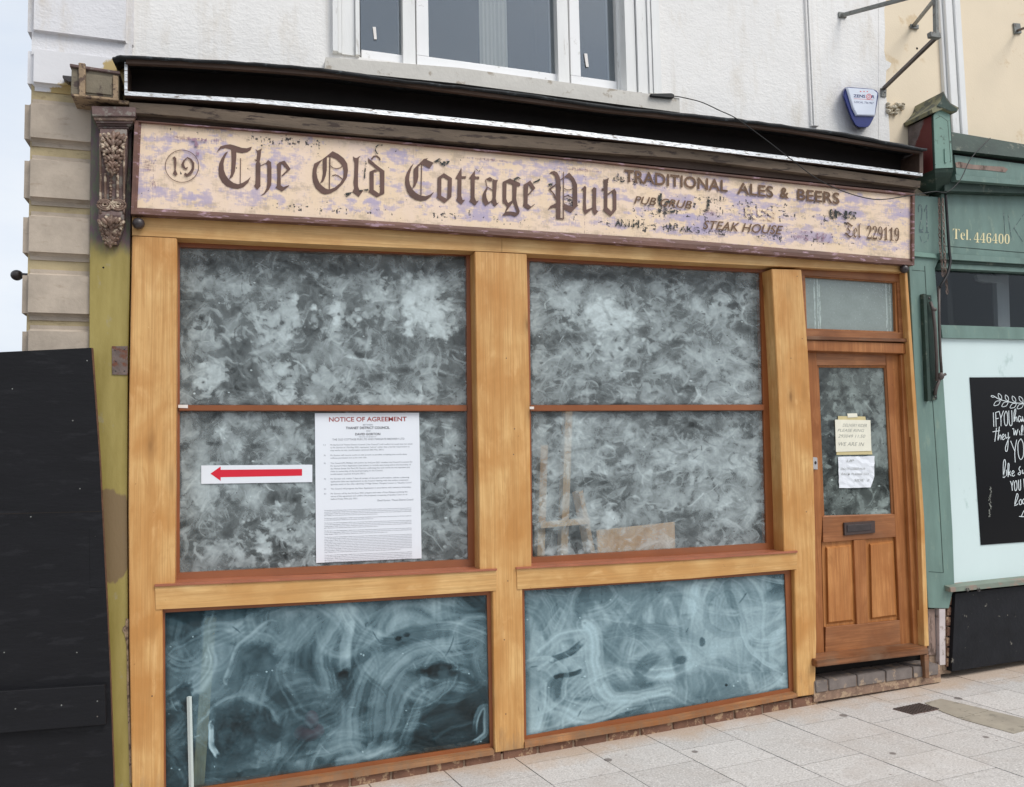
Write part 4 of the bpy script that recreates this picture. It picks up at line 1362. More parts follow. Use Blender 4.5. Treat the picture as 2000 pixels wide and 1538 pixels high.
prism(bm, [(1648.5, 1021.5), (1709.5, 1017.5), (1710, 1041), (1649.5, 1046.5)], YD - 0.012, YD + 0.003, 0.003, 2)
lp = obj('letter_plate', bm, M['brass_dark'], door)
bm = new()
prism(bm, [(1655, 1026), (1702, 1023), (1702.5, 1036), (1655.5, 1040)], YD - 0.017, YD - 0.010, 0.002)
obj('flap', bm, M['iron'], lp)
# threshold board and its prop
bm = new()
f = [(1595, 1291), (1813.5, 1266.5)]
g = [(1595.5, 1304), (1814.5, 1278)]
P0, P1 = W(*f[0], -0.05), W(*f[1], -0.05)
Q0, Q1 = W(*g[0], -0.05), W(*g[1], -0.05)
poly_prism(bm, [P0, P1, Q1, Q0], [Vector((P0.x, 0.12, P0.z + .012)), Vector((P1.x, 0.12, P1.z + .012)), Vector((Q1.x, 0.12, Q1.z)), Vector((Q0.x, 0.12, Q0.z))], 0.004, 2)
obj('threshold', bm, M['door_sill'], shop)
bm = new()
prism(bm, [(1805.5, 1279.5), (1814.5, 1278.5), (1815.5, 1326), (1808, 1325)], -0.04, 0.0, 0.003)
obj('threshold_prop', bm, M['door_sill'], shop)
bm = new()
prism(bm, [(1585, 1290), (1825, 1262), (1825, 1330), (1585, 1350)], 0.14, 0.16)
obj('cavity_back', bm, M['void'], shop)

for u, v in ((1545, 700), (1566, 780), (1564, 784), (1571, 905), (1575, 1000), (1578, 1142), (1580, 1250), (1567, 662), (1557, 540), (1561, 545), (989, 700), (1005, 838), (1003, 888), (992, 1135), (988, 1395), (985, 1250), (300, 1000), (290, 640), (297, 1360)):
    bm = new()
    blob(bm, W(u, v, 0.0), 0.0035, 0.0012, 0.0035, 8)
    obj('nail_head', bm, M['iron'] if (u + v) % 2 else M['oak_h'], shop)

# room behind the shopfront: shell only, seen dimly through the smears
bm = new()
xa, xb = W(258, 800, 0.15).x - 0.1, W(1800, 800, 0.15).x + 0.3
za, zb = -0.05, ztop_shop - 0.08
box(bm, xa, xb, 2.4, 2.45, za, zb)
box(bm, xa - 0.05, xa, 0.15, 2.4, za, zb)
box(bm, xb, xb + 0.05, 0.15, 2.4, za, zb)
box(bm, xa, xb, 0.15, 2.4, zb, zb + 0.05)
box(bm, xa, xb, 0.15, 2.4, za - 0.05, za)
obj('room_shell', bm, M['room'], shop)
# brick course under the sills
def brick_course():
    t = thing('brick_plinth', 'low red brown brick course between the oak sills and the pavement', 'brickwork', (1.5, 0.05, 0.03))
    bm = new()
    xa = W(262, 1570, 0.02).x
    xb = W(1596, 1360, 0.02).x
    x = xa
    while x < xb - 0.05:
        L = min(0.215 + rnd.uniform(-.01, .01), xb - x)
        z0 = gz(x, 0.02) - 0.03
        z1a = W(300 + (x - xa) / (xb - xa) * 1290, 1574 - (x - xa) / (xb - xa) * 212, 0.02).z + 0.012
        dy = rnd.uniform(-.004, .006)
        box(bm, x, x + L - 0.012, 0.008 + dy, 0.2, z0, z1a, 0.005, 2)
        x += L
    obj('bricks', bm, M['brick'], t)
    bm = new()
    fa = [W(u, v, 0.017) for u, v in ((259, 1577), (965, 1476), (1025, 1463), (1597, 1358))]
    vs = [[bm.verts.new(p), bm.verts.new((p.x, 0.017, gz(p.x, 0) - 0.02)), bm.verts.new((p.x, 0.19, gz(p.x, 0) - 0.02)), bm.verts.new((p.x, 0.19, p.z))] for p in fa]
    for i in range(3):
        for c in range(4):
            d = (c + 1) % 4
            bm.faces.new((vs[i][c], vs[i][d], vs[i + 1][d], vs[i + 1][c]))
    bm.faces.new(vs[0]); bm.faces.new(list(reversed(vs[-1])))
    obj('mortar_bed', bm, M['mortar'], t)
brick_course()
def door_step():
    t = thing('door_step', 'row of blue grey bricks forming a step below the door', 'step', W(1700, 1340, 0.0))
    top = [(1591, 1331.5), (1617.5, 1327.5), (1674, 1319), (1730, 1311), (1783, 1303.5), (1834, 1297.5)]
    bot = [(1593, 1354.5), (1618.5, 1350), (1674.5, 1341), (1730.5, 1332.5), (1783.5, 1325), (1834, 1318)]
    for i in range(5):
        bm = new()
        a, b, c, d = top[i], top[i + 1], bot[i + 1], bot[i]
        prism(bm, [(a[0] + 1, a[1]), (b[0] - 1, b[1]), (c[0] - 1, c[1]), (d[0] + 1, d[1])], -0.012 + rnd.uniform(-.002, .002), 0.13, 0.004, 2)
        obj('brick', bm, M['blue_brick'], t)
    bm = new()
    band(bm, [(1590, 1333), (1836, 1299.5)], [(1590, 1372), (1838, 1332)], -0.003, 0.128)
    obj('mortar_bed', bm, M['step_mortar'], t)
door_step()

# ------------------------------------------------------------------ fascia sign
YS = -0.03
sign = thing('fascia_sign', 'long cream pub sign with peeling lavender paint and brown blackletter lettering', 'sign', W(1000, 470, -0.01))
P_TOP = [(275, 239), (650, 268.5), (1145, 316), (1780, 383)]
P_BOT = [(268, 407), (700, 430), (1350, 471), (1780, 507)]
def sign_board():
    nu, nv = 1100, 140
    rng = np.random.default_rng(3)
    n1 = vnoise(nv, nu, 4, 22, rng, 5, 0.55)
    n2 = vnoise(nv, nu, 16, 26, rng, 4, 0.6)      # horizontal drag
    n3 = vnoise(nv, nu, 7, 90, rng, 3, 0.6)       # vertical drag
    lav = 0.36 * n1 + 0.26 * n2 + 0.2 * n3 + 0.18 * vnoise(nv, nu, 26, 180, rng, 3, .6)
    lav = (lav - lav.mean()) / lav.std()
    X = np.linspace(0, 1, nu)[None, :]
    Y = np.linspace(0, 1, nv)[:, None]
    bias = 0.0 + 0.5 * np.exp(-((Y - 0.8) / 0.13) ** 2) + 0.25 * np.exp(-((Y - 0.2) / 0.12) ** 2) - 0.9 * np.clip((0.12 - Y) / 0.12, 0, 1) - 1.2 * np.clip((Y - 0.9) / 0.06, 0, 1)
    bias = bias + 0.35 * np.exp(-((X - 0.72) / 0.12) ** 2) + 0.2 * np.exp(-((X - 0.06) / 0.05) ** 2) - 0.5 * np.exp(-((X - 0.985) / 0.02) ** 2)
    L = np.clip(0.5 + 0.26 * (lav + bias - 0.8), 0, 1)
    grey = np.clip(0.42 + 0.2 * (norm(vnoise(nv, nu, 10, 60, rng, 4, 0.6)) - 0.6), 0, 1)
    plum = np.zeros((nv, nu))
    for (cx, cy, sx, sy) in ((.012, .5, .012, .12), (.02, .72, .01, .08), (.055, .15, .03, .06), (.1, .15, .015, .05), (.57, .12, .05, .04), (.64, .2, .03, .05), (.45, .1, .05, .03), (.9, .4, .01, .12), (.74, .55, .02, .1), (.86, .8, .03, .06)):
        plum = np.maximum(plum, 0.62 * np.exp(-((X - cx) / sx) ** 2 - ((Y - cy) / sy) ** 2))
    # scraps of an older painted lettering: broken strokes set in rows
    fl = np.zeros((nv, nu))
    def scrap(cx, cy, w, h, v=0.75):
        x0, x1 = int((cx - w) * nu), int((cx + w) * nu) + 1
        y0, y1 = int((cy - h) * nv), int((cy + h) * nv) + 1
        x0, y0 = max(x0, 0), max(y0, 0)
        fl[y0:y1, x0:x1] = np.maximum(fl[y0:y1, x0:x1], v)
    rows = [(.14, .24, .10, .05, 60, .5), (.595, .76, .83, .05, 70, .55), (.64, .70, .62, .09, 50, .55), (.78, .92, .5, .08, 70, .5), (.8, .93, .82, .09, 60, .5), (.6, .68, .2, .06, 24, .55), (.72, .84, .38, .05, 40, .55), (.16, .33, .88, .03, 34, .52), (.38, .5, .86, .03, 30, .5), (.545, .57, .6, .15, 40, .55), (.68, .8, .55, .14, 60, .5)]
    for (xa, xb, yc, hh, cnt, v) in rows:
        for i in range(cnt):
            cx = rng.uniform(xa, xb)
            if rng.random() < 0.6:
                scrap(cx, yc + rng.normal(0, hh * .5), rng.uniform(.0004, .0012), rng.uniform(.01, .05), v + rng.uniform(0, .2))
            else:
                scrap(cx, yc + rng.normal(0, hh * .6), rng.uniform(.0008, .003), rng.uniform(.004, .012), v + rng.uniform(0, .2))
    for i in range(260):
        scrap(rng.random(), rng.uniform(.05, .95), rng.uniform(.0002, .0009), rng.uniform(.002, .012), rng.uniform(.35, .75))
    fl *= 0.35 + 0.85 * vnoise(nv, nu, 30, 200, rng, 2)
    # board joints
    jx = int((1145 - 275) / 1505 * nu)
    plum[:, jx] = np.where(rng.random(nv) < .75, .75, 0)
    jx = int(30 / 1505 * nu)
    plum[8:-8, jx] = np.where(rng.random(nv - 16) < .6, .7, 0)
    grid_sheet('board', P_TOP, P_BOT, YS, nu, nv, M['sign'], sign, {'lav': L, 'grey': grey, 'plum': plum, 'flake': fl}, wob=0.0025 * (n1 - .5))
sign_board()
bm = new()
O_T = [(263, 235), (650, 264.5), (1145, 312), (1787, 378)]
O_B = [(255.6, 418), (700, 440.5), (1350, 486), (1786, 518.5)]
pt = [(276, 240), (650, 269.5), (1145, 317), (1779, 384)]
pb = [(268, 406), (700, 429.5), (1350, 470), (1779, 506)]
def rest(poly, us):
    xs = [p[0] for p in poly]; ys = [p[1] for p in poly]
    return [(u, float(np.interp(u, xs, ys))) for u in us]
us = [276, 500, 700, 950, 1145, 1350, 1560, 1779]
ub = [268, 500, 700, 950, 1145, 1350, 1560, 1779]
us_o = [263, 500, 700, 950, 1145, 1350, 1560, 1787]
ub_o = [255.6, 500, 700, 950, 1145, 1350, 1560, 1786]
outer = rest(O_T, us_o) + list(reversed(rest(O_B, ub_o)))
inner = rest(pt, us) + list(reversed(rest(pb, ub)))
mid = [((a[0] * .45 + b[0] * .55), (a[1] * .45 + b[1] * .55)) for a, b in zip(outer, inner)]
ring(bm, outer, mid, YS - 0.022, 0.0)
ring(bm, mid, inner, YS - 0.012, 0.0, YS - 0.003)
obj('frame', bm, M['sign_frame'], sign)

# lettering: every outline measured in crops of 300 x 180 photo pixels enlarged 6.667 times
SC = 6.6667
_off = [0]
def T(pts, o):
    return [(o[0] + x / SC, o[1] + y / SC) for x, y in pts]
def stepy():
    _off[0] += 1
    return YS - 0.0030 - 0.00006 * _off[0]
A_, B_, C_, D_, E_, F_ = (300, 260), (580, 260), (780, 280), (940, 290), (1200, 300), (1490, 330)
GL = {
 'The': [(A_, [
  [(820,270),(835,225),(870,175),(935,155),(1000,148),(1060,165),(1150,195),(1215,200),(1280,178),(1265,220),(1220,250),(1150,262),(1075,248),(1010,215),(940,195),(880,205),(840,235)],
  [(970,240),(930,260),(885,330),(855,400),(845,470),(850,560),(890,640),(950,695),(1030,722),(1100,728),(1170,705),(1230,650),(1265,570),(1225,610),(1160,650),(1100,668),(1040,650),(980,605),(940,550),(915,480),(910,400),(925,330),(950,275)],
  [(1010,215),(1075,225),(1078,300),(1070,400),(1060,500),(1030,570),(980,605),(985,590),(1005,540),(1012,450),(1015,330)],
  [(1128,330),(1138,330),(1134,660),(1122,660)],
  [(1325,210),(1350,228),(1370,225),(1410,200),(1400,240),(1390,330),(1380,380),(1392,400),(1390,680),(1395,690),(1350,740),(1305,690),(1325,665),(1330,560),(1330,400),(1345,375),(1330,360),(1305,350),(1340,345),(1350,260)],
  [(1460,395),(1490,352),(1530,380),(1535,450),(1535,600),(1530,680),(1500,740),(1440,800),(1390,820),(1440,780),(1470,720),(1480,640),(1480,420)],
  [(1390,425),(1460,390),(1465,398),(1392,433)],
  [(1605,410),(1640,380),(1665,400),(1660,450),(1655,580),(1655,680),(1690,705),(1765,680),(1765,690),(1670,765),(1585,710),(1605,690),(1612,560)],
  [(1640,380),(1705,360),(1785,470),(1670,570),(1665,555),(1740,480),(1675,400),(1640,400)]])],
 'Old': [(B_, [
  [(335,345),(390,305),(388,480),(375,560),(345,630),(300,660),(325,600),(338,520),(335,440)],
  [(422,310),(438,310),(428,738),(415,738)],
  [(728,305),(760,325),(780,325),(830,295),(805,330),(800,420),(795,560),(795,690),(815,755),(870,740),(805,832),(722,770),(745,720),(735,640),(745,560),(750,400)],
  [(925,325),(960,355),(1000,385),(1025,410),(1140,495),(1138,560),(1085,510),(1030,470),(990,430),(930,385)],
  [(945,505),(1010,475),(1060,500),(1000,510),(1000,740),(1070,790),(1040,838),(930,770),(945,740)],
  [(1080,510),(1140,490),(1138,790),(1040,838),(1070,790),(1082,760)]])],
 'Cottage': [(C_, [
  [(190,260),(150,300),(105,370),(78,440),(75,520),(95,610),(140,690),(210,735),(280,752),(350,740),(410,695),(455,630),(400,670),(340,690),(280,682),(220,650),(170,600),(140,540),(127,470),(135,400),(160,320)],
  [(185,340),(250,270),(248,440),(235,500),(205,560),(165,600),(185,540),(185,440)],
  [(185,340),(320,205),(375,195),(355,215),(445,255),(395,328),(350,305),(290,270),(250,300)],
  [(285,275),(298,275),(288,682),(276,680)],
  [(808,320),(812,430),(868,430),(865,460),(810,460),(808,690),(825,740),(860,735),(808,798),(740,745),(755,700),(760,465),(730,462),(735,445)],
  [(985,350),(985,430),(1040,435),(1040,468),(982,465),(980,700),(1000,755),(1035,748),(985,812),(912,755),(930,720),(930,465),(910,462),(915,445)],
  [(1140,570),(1150,590),(1128,650),(1135,710),(1160,770),(1210,740),(1212,755),(1120,818),(1085,760),(1080,690),(1100,630)],
  [(1140,575),(1145,565),(1215,605),(1212,620)],
  [(1120,470),(1180,440),(1215,465),(1200,500),(1150,480)],
  [(1116,478),(1126,478),(1148,568),(1138,570)],
  [(1215,465),(1250,480),(1285,475),(1268,520),(1265,600),(1255,720),(1270,780),(1300,770),(1245,825),(1200,770),(1215,700),(1215,540)],
  [(1345,505),(1440,460),(1575,520),(1572,560),(1530,560),(1400,510)],
  [(1345,505),(1397,508),(1392,730),(1420,790),(1400,820),(1345,770)],
  [(1475,530),(1530,555),(1522,720),(1535,790),(1568,885),(1555,925),(1525,910),(1530,890),(1500,820),(1472,740)],
  [(1392,725),(1415,780),(1475,742),(1475,765),(1405,830),(1390,810)],
  [(1475,752),(1480,770),(1390,890),(1450,890),(1540,905),(1560,920),(1510,955),(1450,935),(1340,942),(1375,900),(1400,830)],
  [(1618,540),(1655,520),(1680,530),(1672,680),(1670,790),(1715,825),(1762,790),(1762,800),(1680,868),(1608,815),(1620,780)],
  [(1655,520),(1705,485),(1772,585),(1675,685),(1672,668),(1730,600),(1680,530)]])],
 'Pub': [(D_, [
  [(885,330),(910,303),(950,295),(990,315),(1020,370),(1032,430),(1032,905),(1068,912),(1070,930),(975,922),(975,660),(975,420),(960,360),(925,325)],
  [(875,530),(975,460),(980,475),(905,535),(960,600),(990,690),(960,660),(930,590)],
  [(865,800),(900,750),(975,715),(980,770),(920,775)],
  [(1067,305),(1078,305),(1078,925),(1065,925)],
  [(1080,370),(1145,315),(1210,390),(1248,470),(1252,750),(1170,838),(1075,790),(1075,720),(1190,765),(1192,500),(1180,430),(1140,385),(1100,380)],
  [(1030,405),(1080,370),(1080,385),(1030,418)],
  [(1300,540),(1350,485),(1368,510),(1362,700),(1370,800),(1450,770),(1450,785),(1355,862),(1325,800),(1330,700),(1330,545)],
  [(1435,545),(1465,505),(1500,520),(1495,700),(1500,800),(1525,820),(1480,872),(1445,820),(1450,700),(1450,560)],
  [(1590,400),(1615,412),(1662,382),(1647,450),(1642,770),(1700,830),(1685,888),(1585,805),(1600,780),(1600,550),(1567,548),(1567,522),(1598,520)],
  [(1645,590),(1735,525),(1760,570),(1760,800),(1685,888),(1690,828),(1715,790),(1715,590),(1700,570),(1650,608)]])],
}
RINGS = {'Old': [(B_, [(465,238),(540,275),(610,330),(655,400),(665,490),(650,580),(600,660),(520,740),(440,785),(370,798),(310,780),(245,720),(210,640),(200,560),(205,480),(225,400),(330,345),(400,290)],
                     [(440,310),(510,340),(560,385),(597,435),(610,500),(603,580),(560,655),(490,712),(420,738),(375,725),(330,690),(295,655),(268,590),(255,520),(260,460),(290,400),(335,345),(395,312)])],
         'Cottage': [(C_, [(580,390),(685,455),(682,600),(678,700),(590,780),(478,705),(497,690),(497,450)],
                          [(572,442),(632,475),(630,600),(622,715),(615,724),(545,684),(545,676),(548,460)])]}
LINES = {'Old': [(B_, [(432,425),(470,455),(520,465),(560,455),(595,430)], 10), (B_, [(460,555),(500,545),(540,560),(590,600)], 12), (B_, [(970,345),(1000,305),(1040,300),(1075,330),(1080,355)], 20)],
         'Pub': [(D_, [(1078,520),(1110,540),(1150,542),(1190,525)], 10), (D_, [(1078,630),(1120,618),(1160,630),(1190,650)], 12)]}
for word, sets in GL.items():
    bm = new()
    for o, polys in sets:
        for p in polys:
            flat_poly(bm, T(p, o), stepy())
    for o, a, b in RINGS.get(word, ()):
        y = stepy()
        a, b = T(a, o), T(b, o)
        va = [bm.verts.new(W(u, v, y)) for u, v in a]
        vb = [bm.verts.new(W(u, v, y)) for u, v in b]
        for i in range(len(a)):
            j = (i + 1) % len(a)
            bm.faces.new((va[i], va[j], vb[j], vb[i]))
    for o, l, wd in LINES.get(word, ()):
        ribbon(bm, T([tuple(q) for q in spline([(x, y, 0) for x, y in l], 4)] if False else l, o), wd / SC, stepy())
    obj('lettering', bm, M['letter'], sign)
bm = new()
circ = [(370 + 218 * math.cos(a), 433 + 210 * math.sin(a)) for a in [i * math.pi / 24 for i in range(48)]]
ribbon(bm, T(circ, A_), 1.25, stepy(), True)
for p in ([(240,330),(270,305),(295,330),(298,390),(288,480),(312,540),(285,560),(250,530),(272,480),(268,400),(262,340)],
          [(360,410),(385,360),(440,312),(490,335),(530,390),(528,445),(500,445),(498,400),(470,350),(435,330),(405,365),(395,410),(415,455),(450,440),(430,480),(400,470),(370,440)],
          [(530,440),(525,480),(490,540),(430,570),(394,548),(408,516),(440,532),(468,505),(496,465),(500,440)]):
    flat_poly(bm, T(p, A_), stepy())
obj('lettering', bm, M['letter'], sign)
bm = new()
for p, o in (([(430,250),(520,195),(590,235),(660,230),(640,265),(590,300),(540,290),(500,245)], C_), ([(870,465),(940,445),(930,480),(890,505)], D_), ([(1475,470),(1540,435),(1590,460),(1550,480),(1510,500)], C_), ([(1740,505),(1800,480),(1830,460),(1835,490),(1800,500),(1750,520)], C_), ([(610,800),(640,780),(725,770),(690,800),(640,840)], B_), ([(810,745),(930,728),(930,750),(820,765)], B_), ([(985,320),(1035,365),(1085,300),(1040,375),(1020,370)], C_)):
    bm = new()
    flat_poly(bm, T(p, o), stepy())
    obj('old_paint_scrap', bm, M['letter_black'], sign)
bm = new()
ribbon(bm, T([(1040,270),(1020,220),(1030,180),(1060,155),(1120,160)], B_), 2.2, stepy())
obj('old_paint_scrap', bm, M['letter_black'], sign)
bm = new()
ribbon(bm, T([(840,340),(890,345),(900,400),(885,500),(880,600)], B_), 2.6, stepy())
obj('old_paint_scrap', bm, M['letter_black'], sign)
for _s, _q, _o, _m, _b in (('RES', [(1700, 690), (2110, 745), (2110, 885), (1700, 835)], E_, 'letter_cream', .03), ('ANT', [(10, 850), (225, 865), (225, 965), (10, 950)], E_, 'letter_black', .02), ('H', [(240, 860), (325, 868), (325, 972), (240, 962)], E_, 'letter_black', .03),
                           ('N.', [(715, 905), (810, 912), (810, 1010), (715, 1000)], E_, 'letter_black', .02), ('AKG', [(850, 940), (1110, 960), (1110, 1040), (850, 1020)], E_, 'letter_black', .01), ('S', [(1350, 985), (1440, 990), (1440, 1070), (1350, 1060)], E_, 'letter_black', 0),
                           ('C', [(640, 600), (790, 620), (790, 780), (640, 760)], E_, 'letter_black', .02), ('I', [(570, 520), (620, 520), (620, 770), (570, 770)], E_, 'letter_black', 0), ('J', [(1170, 560), (1240, 565), (1240, 760), (1170, 755)], E_, 'letter_black', .02),
                           ('INS', [(870, 520), (1225, 560), (1225, 665), (870, 640)], F_, 'letter_black', .03), ('T', [(495, 805), (650, 815), (650, 945), (495, 930)], F_, 'letter_plum', .02), ('BRA', [(700, 835), (945, 850), (945, 970), (700, 955)], F_, 'letter_plum', .02),
                           ('ds', [(1720, 320), (1860, 335), (1860, 445), (1720, 430)], D_, 'letter_black', 0), ('T', [(440, 60), (690, 70), (690, 300), (440, 290)], A_, 'letter_plum', .02)):
    bm = new()
    text_quad(bm, _s, T(_q, _o), stepy(), _b)
    obj('ghost_letter', bm, M[_m], sign)
bm = new()
text_quad(bm, 'TRADITIONAL', T([(130, 205), (1475, 350), (1475, 505), (130, 370)], E_), stepy(), 0.018)
obj('lettering', bm, M['letter_worn'], sign)
bm = new()
text_quad(bm, 'ALES', T([(1600, 372), (2070, 428), (2070, 578), (1600, 525)], E_), stepy(), 0.018)
obj('lettering', bm, M['letter_worn'], sign)
bm = new()
text_quad(bm, '&', T([(225, 238), (340, 250), (340, 392), (225, 380)], F_), stepy(), 0.025)
obj('lettering', bm, M['letter_worn'], sign)
bm = new()
text_quad(bm, 'BEERS', T([(450, 258), (1000, 312), (1000, 465), (450, 405)], F_), stepy(), 0.018)
obj('lettering', bm, M['letter_worn'], sign)
bm = new()
text_quad(bm, 'PUB GRUB', T([(255, 550), (1010, 620), (1010, 725), (255, 655)], E_), stepy(), 0.012, 0.3)
obj('lettering', bm, M['letter_worn'], sign)
bm = new()
text_quad(bm, 'STEAK HOUSE', T([(1150, 868), (2198, 942), (2198, 1062), (1150, 985)], E_), stepy(), 0.01, 0.3)
obj('lettering', bm, M['letter_worn'], sign)
bm = new()
text_quad(bm, '\U0001D517\U0001D522\U0001D529', T([(1065, 690), (1282, 705), (1282, 905), (1065, 895)], F_), stepy())
obj('lettering', bm, M['letter_worn'], sign)
bm = new()
text_quad(bm, '\U0001D7D0\U0001D7D0\U0001D7D7\U0001D7CF\U0001D7CF\U0001D7D7', T([(1358, 738), (1776, 770), (1776, 945), (1358, 915)], F_), stepy(), -0.008)
obj('lettering', bm, M['letter_worn'], sign)

# ------------------------------------------------------------------ cornice strip and blind box
cor = thing('cornice', 'weathered dark timber cornice strip between the blind box and the pub sign', 'cornice', W(1000, 270, -0.05))
bm = new()
band(bm, [(252, 200), (351, 206), (650, 235), (1000, 263), (1350, 292), (1798, 354)], [(254, 220), (351, 227), (650, 258), (1000, 286), (1350, 311), (1797, 367)], -0.078, 0.06, -0.088)
obj('moulding', bm, M['cornice'], cor)
bm = new()
band(bm, [(262, 214), (650, 250), (1145, 292), (1788, 362)], [(262, 234), (650, 262), (1145, 309), (1788, 376)], -0.032, 0.058)
obj('backing_board', bm, M['blind_dark'], cor)

bb = thing('blind_box', 'long dark open blind box with silver front strip under ragged black felt', 'blind box', W(1000, 230, -0.05))
YB = -0.115
S_T = [(243, 178.5), (500, 193.5), (700, 211), (1000, 241), (1350, 282.5), (1600, 313), (1802, 339)]
S_B = [(243, 186), (500, 202), (700, 219.5), (1000, 250), (1350, 290.5), (1600, 320), (1802, 344.5)]
bm = new()
band(bm, S_T, S_B, YB, YB + 0.006)
band(bm, [(243, 122), (249, 122)], [(243, 178), (249, 178.4)], YB, YB + 0.006)
obj('silver_strip', bm, M['silver'], bb)
bm = new()
band(bm, S_T, S_B, YB + 0.0062, 0.095)
obj('bottom_board', bm, M['blind_dark'], bb)
F_T = [(219, 113), (246, 108), (351, 113.5), (430, 118), (520, 124), (650, 136), (773, 154), (896, 168), (1036, 184), (1177, 205), (1350, 222.5), (1440, 232), (1546, 246), (1651, 260), (1721, 274), (1811, 291)]
rr = random.Random(4)
bm = new()
rows = []
YFf = -0.15
for i, (u, v) in enumerate(spline([(a, b, 0) for a, b in F_T], 5)[j] if False else (p.x, p.y) for p in spline([(a, b, 0) for a, b in F_T], 5)):
    w = rr.uniform(-1, 1) * 0.8
    th = 4.5 + rr.uniform(-1, 1)
    p = W(u, v + w, YFf + rr.uniform(-.006, .006))
    q = W(u, v + w + th, YFf)
    rows.append([bm.verts.new(p), bm.verts.new(q), bm.verts.new((q.x, 0.097, q.z + 0.04)), bm.verts.new((p.x, 0.097, p.z + 0.045)),])
for i in range(len(rows) - 1):
    for c in range(4):
        d = (c + 1) % 4
        bm.faces.new((rows[i][c], rows[i][d], rows[i + 1][d], rows[i + 1][c]))
bm.faces.new(rows[0]); bm.faces.new(list(reversed(rows[-1])))
obj('felt_cover', bm, M['felt'], bb, True)
# front rail just under the felt, back board, ends
bm = new()
band(bm, [(246, 113.5), (351, 119), (520, 130), (650, 142), (896, 174), (1177, 211), (1350, 228.5), (1546, 252), (1800, 296)], [(246, 124), (351, 128), (520, 139), (650, 150), (896, 181), (1177, 217.5), (1350, 235), (1546, 258), (1800, 300)], YB - 0.012, YB + 0.015)
obj('front_rail', bm, M['blind_dark'], bb)
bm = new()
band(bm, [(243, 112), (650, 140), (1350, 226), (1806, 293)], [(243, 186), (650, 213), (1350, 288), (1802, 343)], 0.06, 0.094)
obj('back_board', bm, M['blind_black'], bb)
for _a, _b, _y in (([(243, 120), (249.5, 120)], [(243, 178), (249.5, 178)], YB + 0.007), ([(1796, 297), (1803, 298)], [(1796, 337), (1803, 338.5)], YB)):
    bm = new()
    band(bm, _a, _b, _y, 0.06)
    obj('end_board', bm, M['blind_dark'], bb)

# ------------------------------------------------------------------ cornice end block, console bracket, pilaster
cb = thing('cornice_end_block', 'boxy panelled cornice end block with flaking paint beside the blind box', 'cornice block', W(185, 200, 0.05))
YC = -0.10
bm = new()
prism(bm, [(140, 126), (232, 141), (231, 192), (138, 184)], YC, 0.075, 0.003)
obj('box', bm, M['block'], cb)
bm = new()
prism(bm, [(167, 144), (219, 150.5), (218, 186), (167, 181)], YC - 0.006, YC - 0.001, 0.002)
obj('front_panel', bm, M['block'], cb)
bm = new()
prism(bm, [(153, 122), (167, 124), (166, 189), (154, 188)], YC - 0.016, YC - 0.001, 0.003)
prism(bm, [(220, 147), (230.5, 148.5), (230.5, 193), (220, 192)], YC - 0.010, YC - 0.001, 0.003)
prism(bm, [(139, 183), (232, 192), (231, 197), (139, 188)], YC - 0.012, 0.07, 0.003)
obj('strip', bm, M['block_light'], cb)
bm = new()
prism(bm, [(136, 124), (234, 139.5), (234, 145), (136, 130)], YC - 0.014, 0.072, 0.003)
obj('cap', bm, M['carve_dark'], cb)
bm = new()
for i, (a, yy) in enumerate(((0, YC + .02), (4, YC + .04), (9, YC + .065), (14, YC + .09))):
    prism(bm, [(141 + a * 1.4, 188 + a), (252, 197 + a * .6), (252, 204 + a * .5), (142 + a * 1.6, 193 + a)], yy, 0.074, 0.002)
obj('bed_mould', bm, M['block_light'], cb)
bm = new()
prism(bm, [(122, 147), (140, 149), (140, 160), (133, 160), (122, 152)], 0.0, 0.05, 0.002)
tag(obj('iron_peg', bm, M['iron']), 'short dark iron peg left of the cornice end block', 'peg')

pil = thing('pilaster', 'flat olive green painted pilaster board left of the oak shopfront', 'pilaster', W(215, 1530, 0.04))
bm = new()
prism(bm, [(178, 205), (258, 205), (254.5, 500), (249.5, 745), (248.5, 1000), (250.5, 1250), (256, 1538), (257, 1572), (222, 1572), (190, 1200), (174, 700), (175, 450)], 0.024, 0.12, 0.003)
obj('board', bm, M['olive'], pil)
bm = new()
band(bm, [(256, 440), (256.5, 445)], [(258.5, 1560), (259, 1565)], 0.03, 0.1)
bm.free()
bm = new()
prism(bm, [(218.5, 676.5), (249.5, 676.5), (249.5, 733), (219, 732)], 0.018, 0.026, 0.001)
hp = obj('hinge_plate', bm, M['rust'], pil)
bm = new()
for (u, v) in ((225, 684), (243, 683), (226, 725), (243, 725), (226, 706)):
    bm = new()
    blob(bm, W(u, v, 0.018), 0.004, 0.002, 0.004, 8)
    obj('screw_head', bm, M['iron'], hp)
bm = new()
pts = [(246, 1208), (251, 1210), (250.5, 1260), (252, 1330), (255, 1440), (257, 1530), (253, 1530), (251, 1440), (248, 1340), (247.5, 1260), (243, 1238), (239, 1232), (240, 1226), (245, 1222)]
prism(bm, pts, 0.020, 0.026)
obj('split_edge', bm, M['block_light'], pil)
bm = new()
blob(bm, W(202, 523, 0.024), 0.005, 0.002, 0.005, 8)
obj('nail_hole', bm, M['void'], pil)

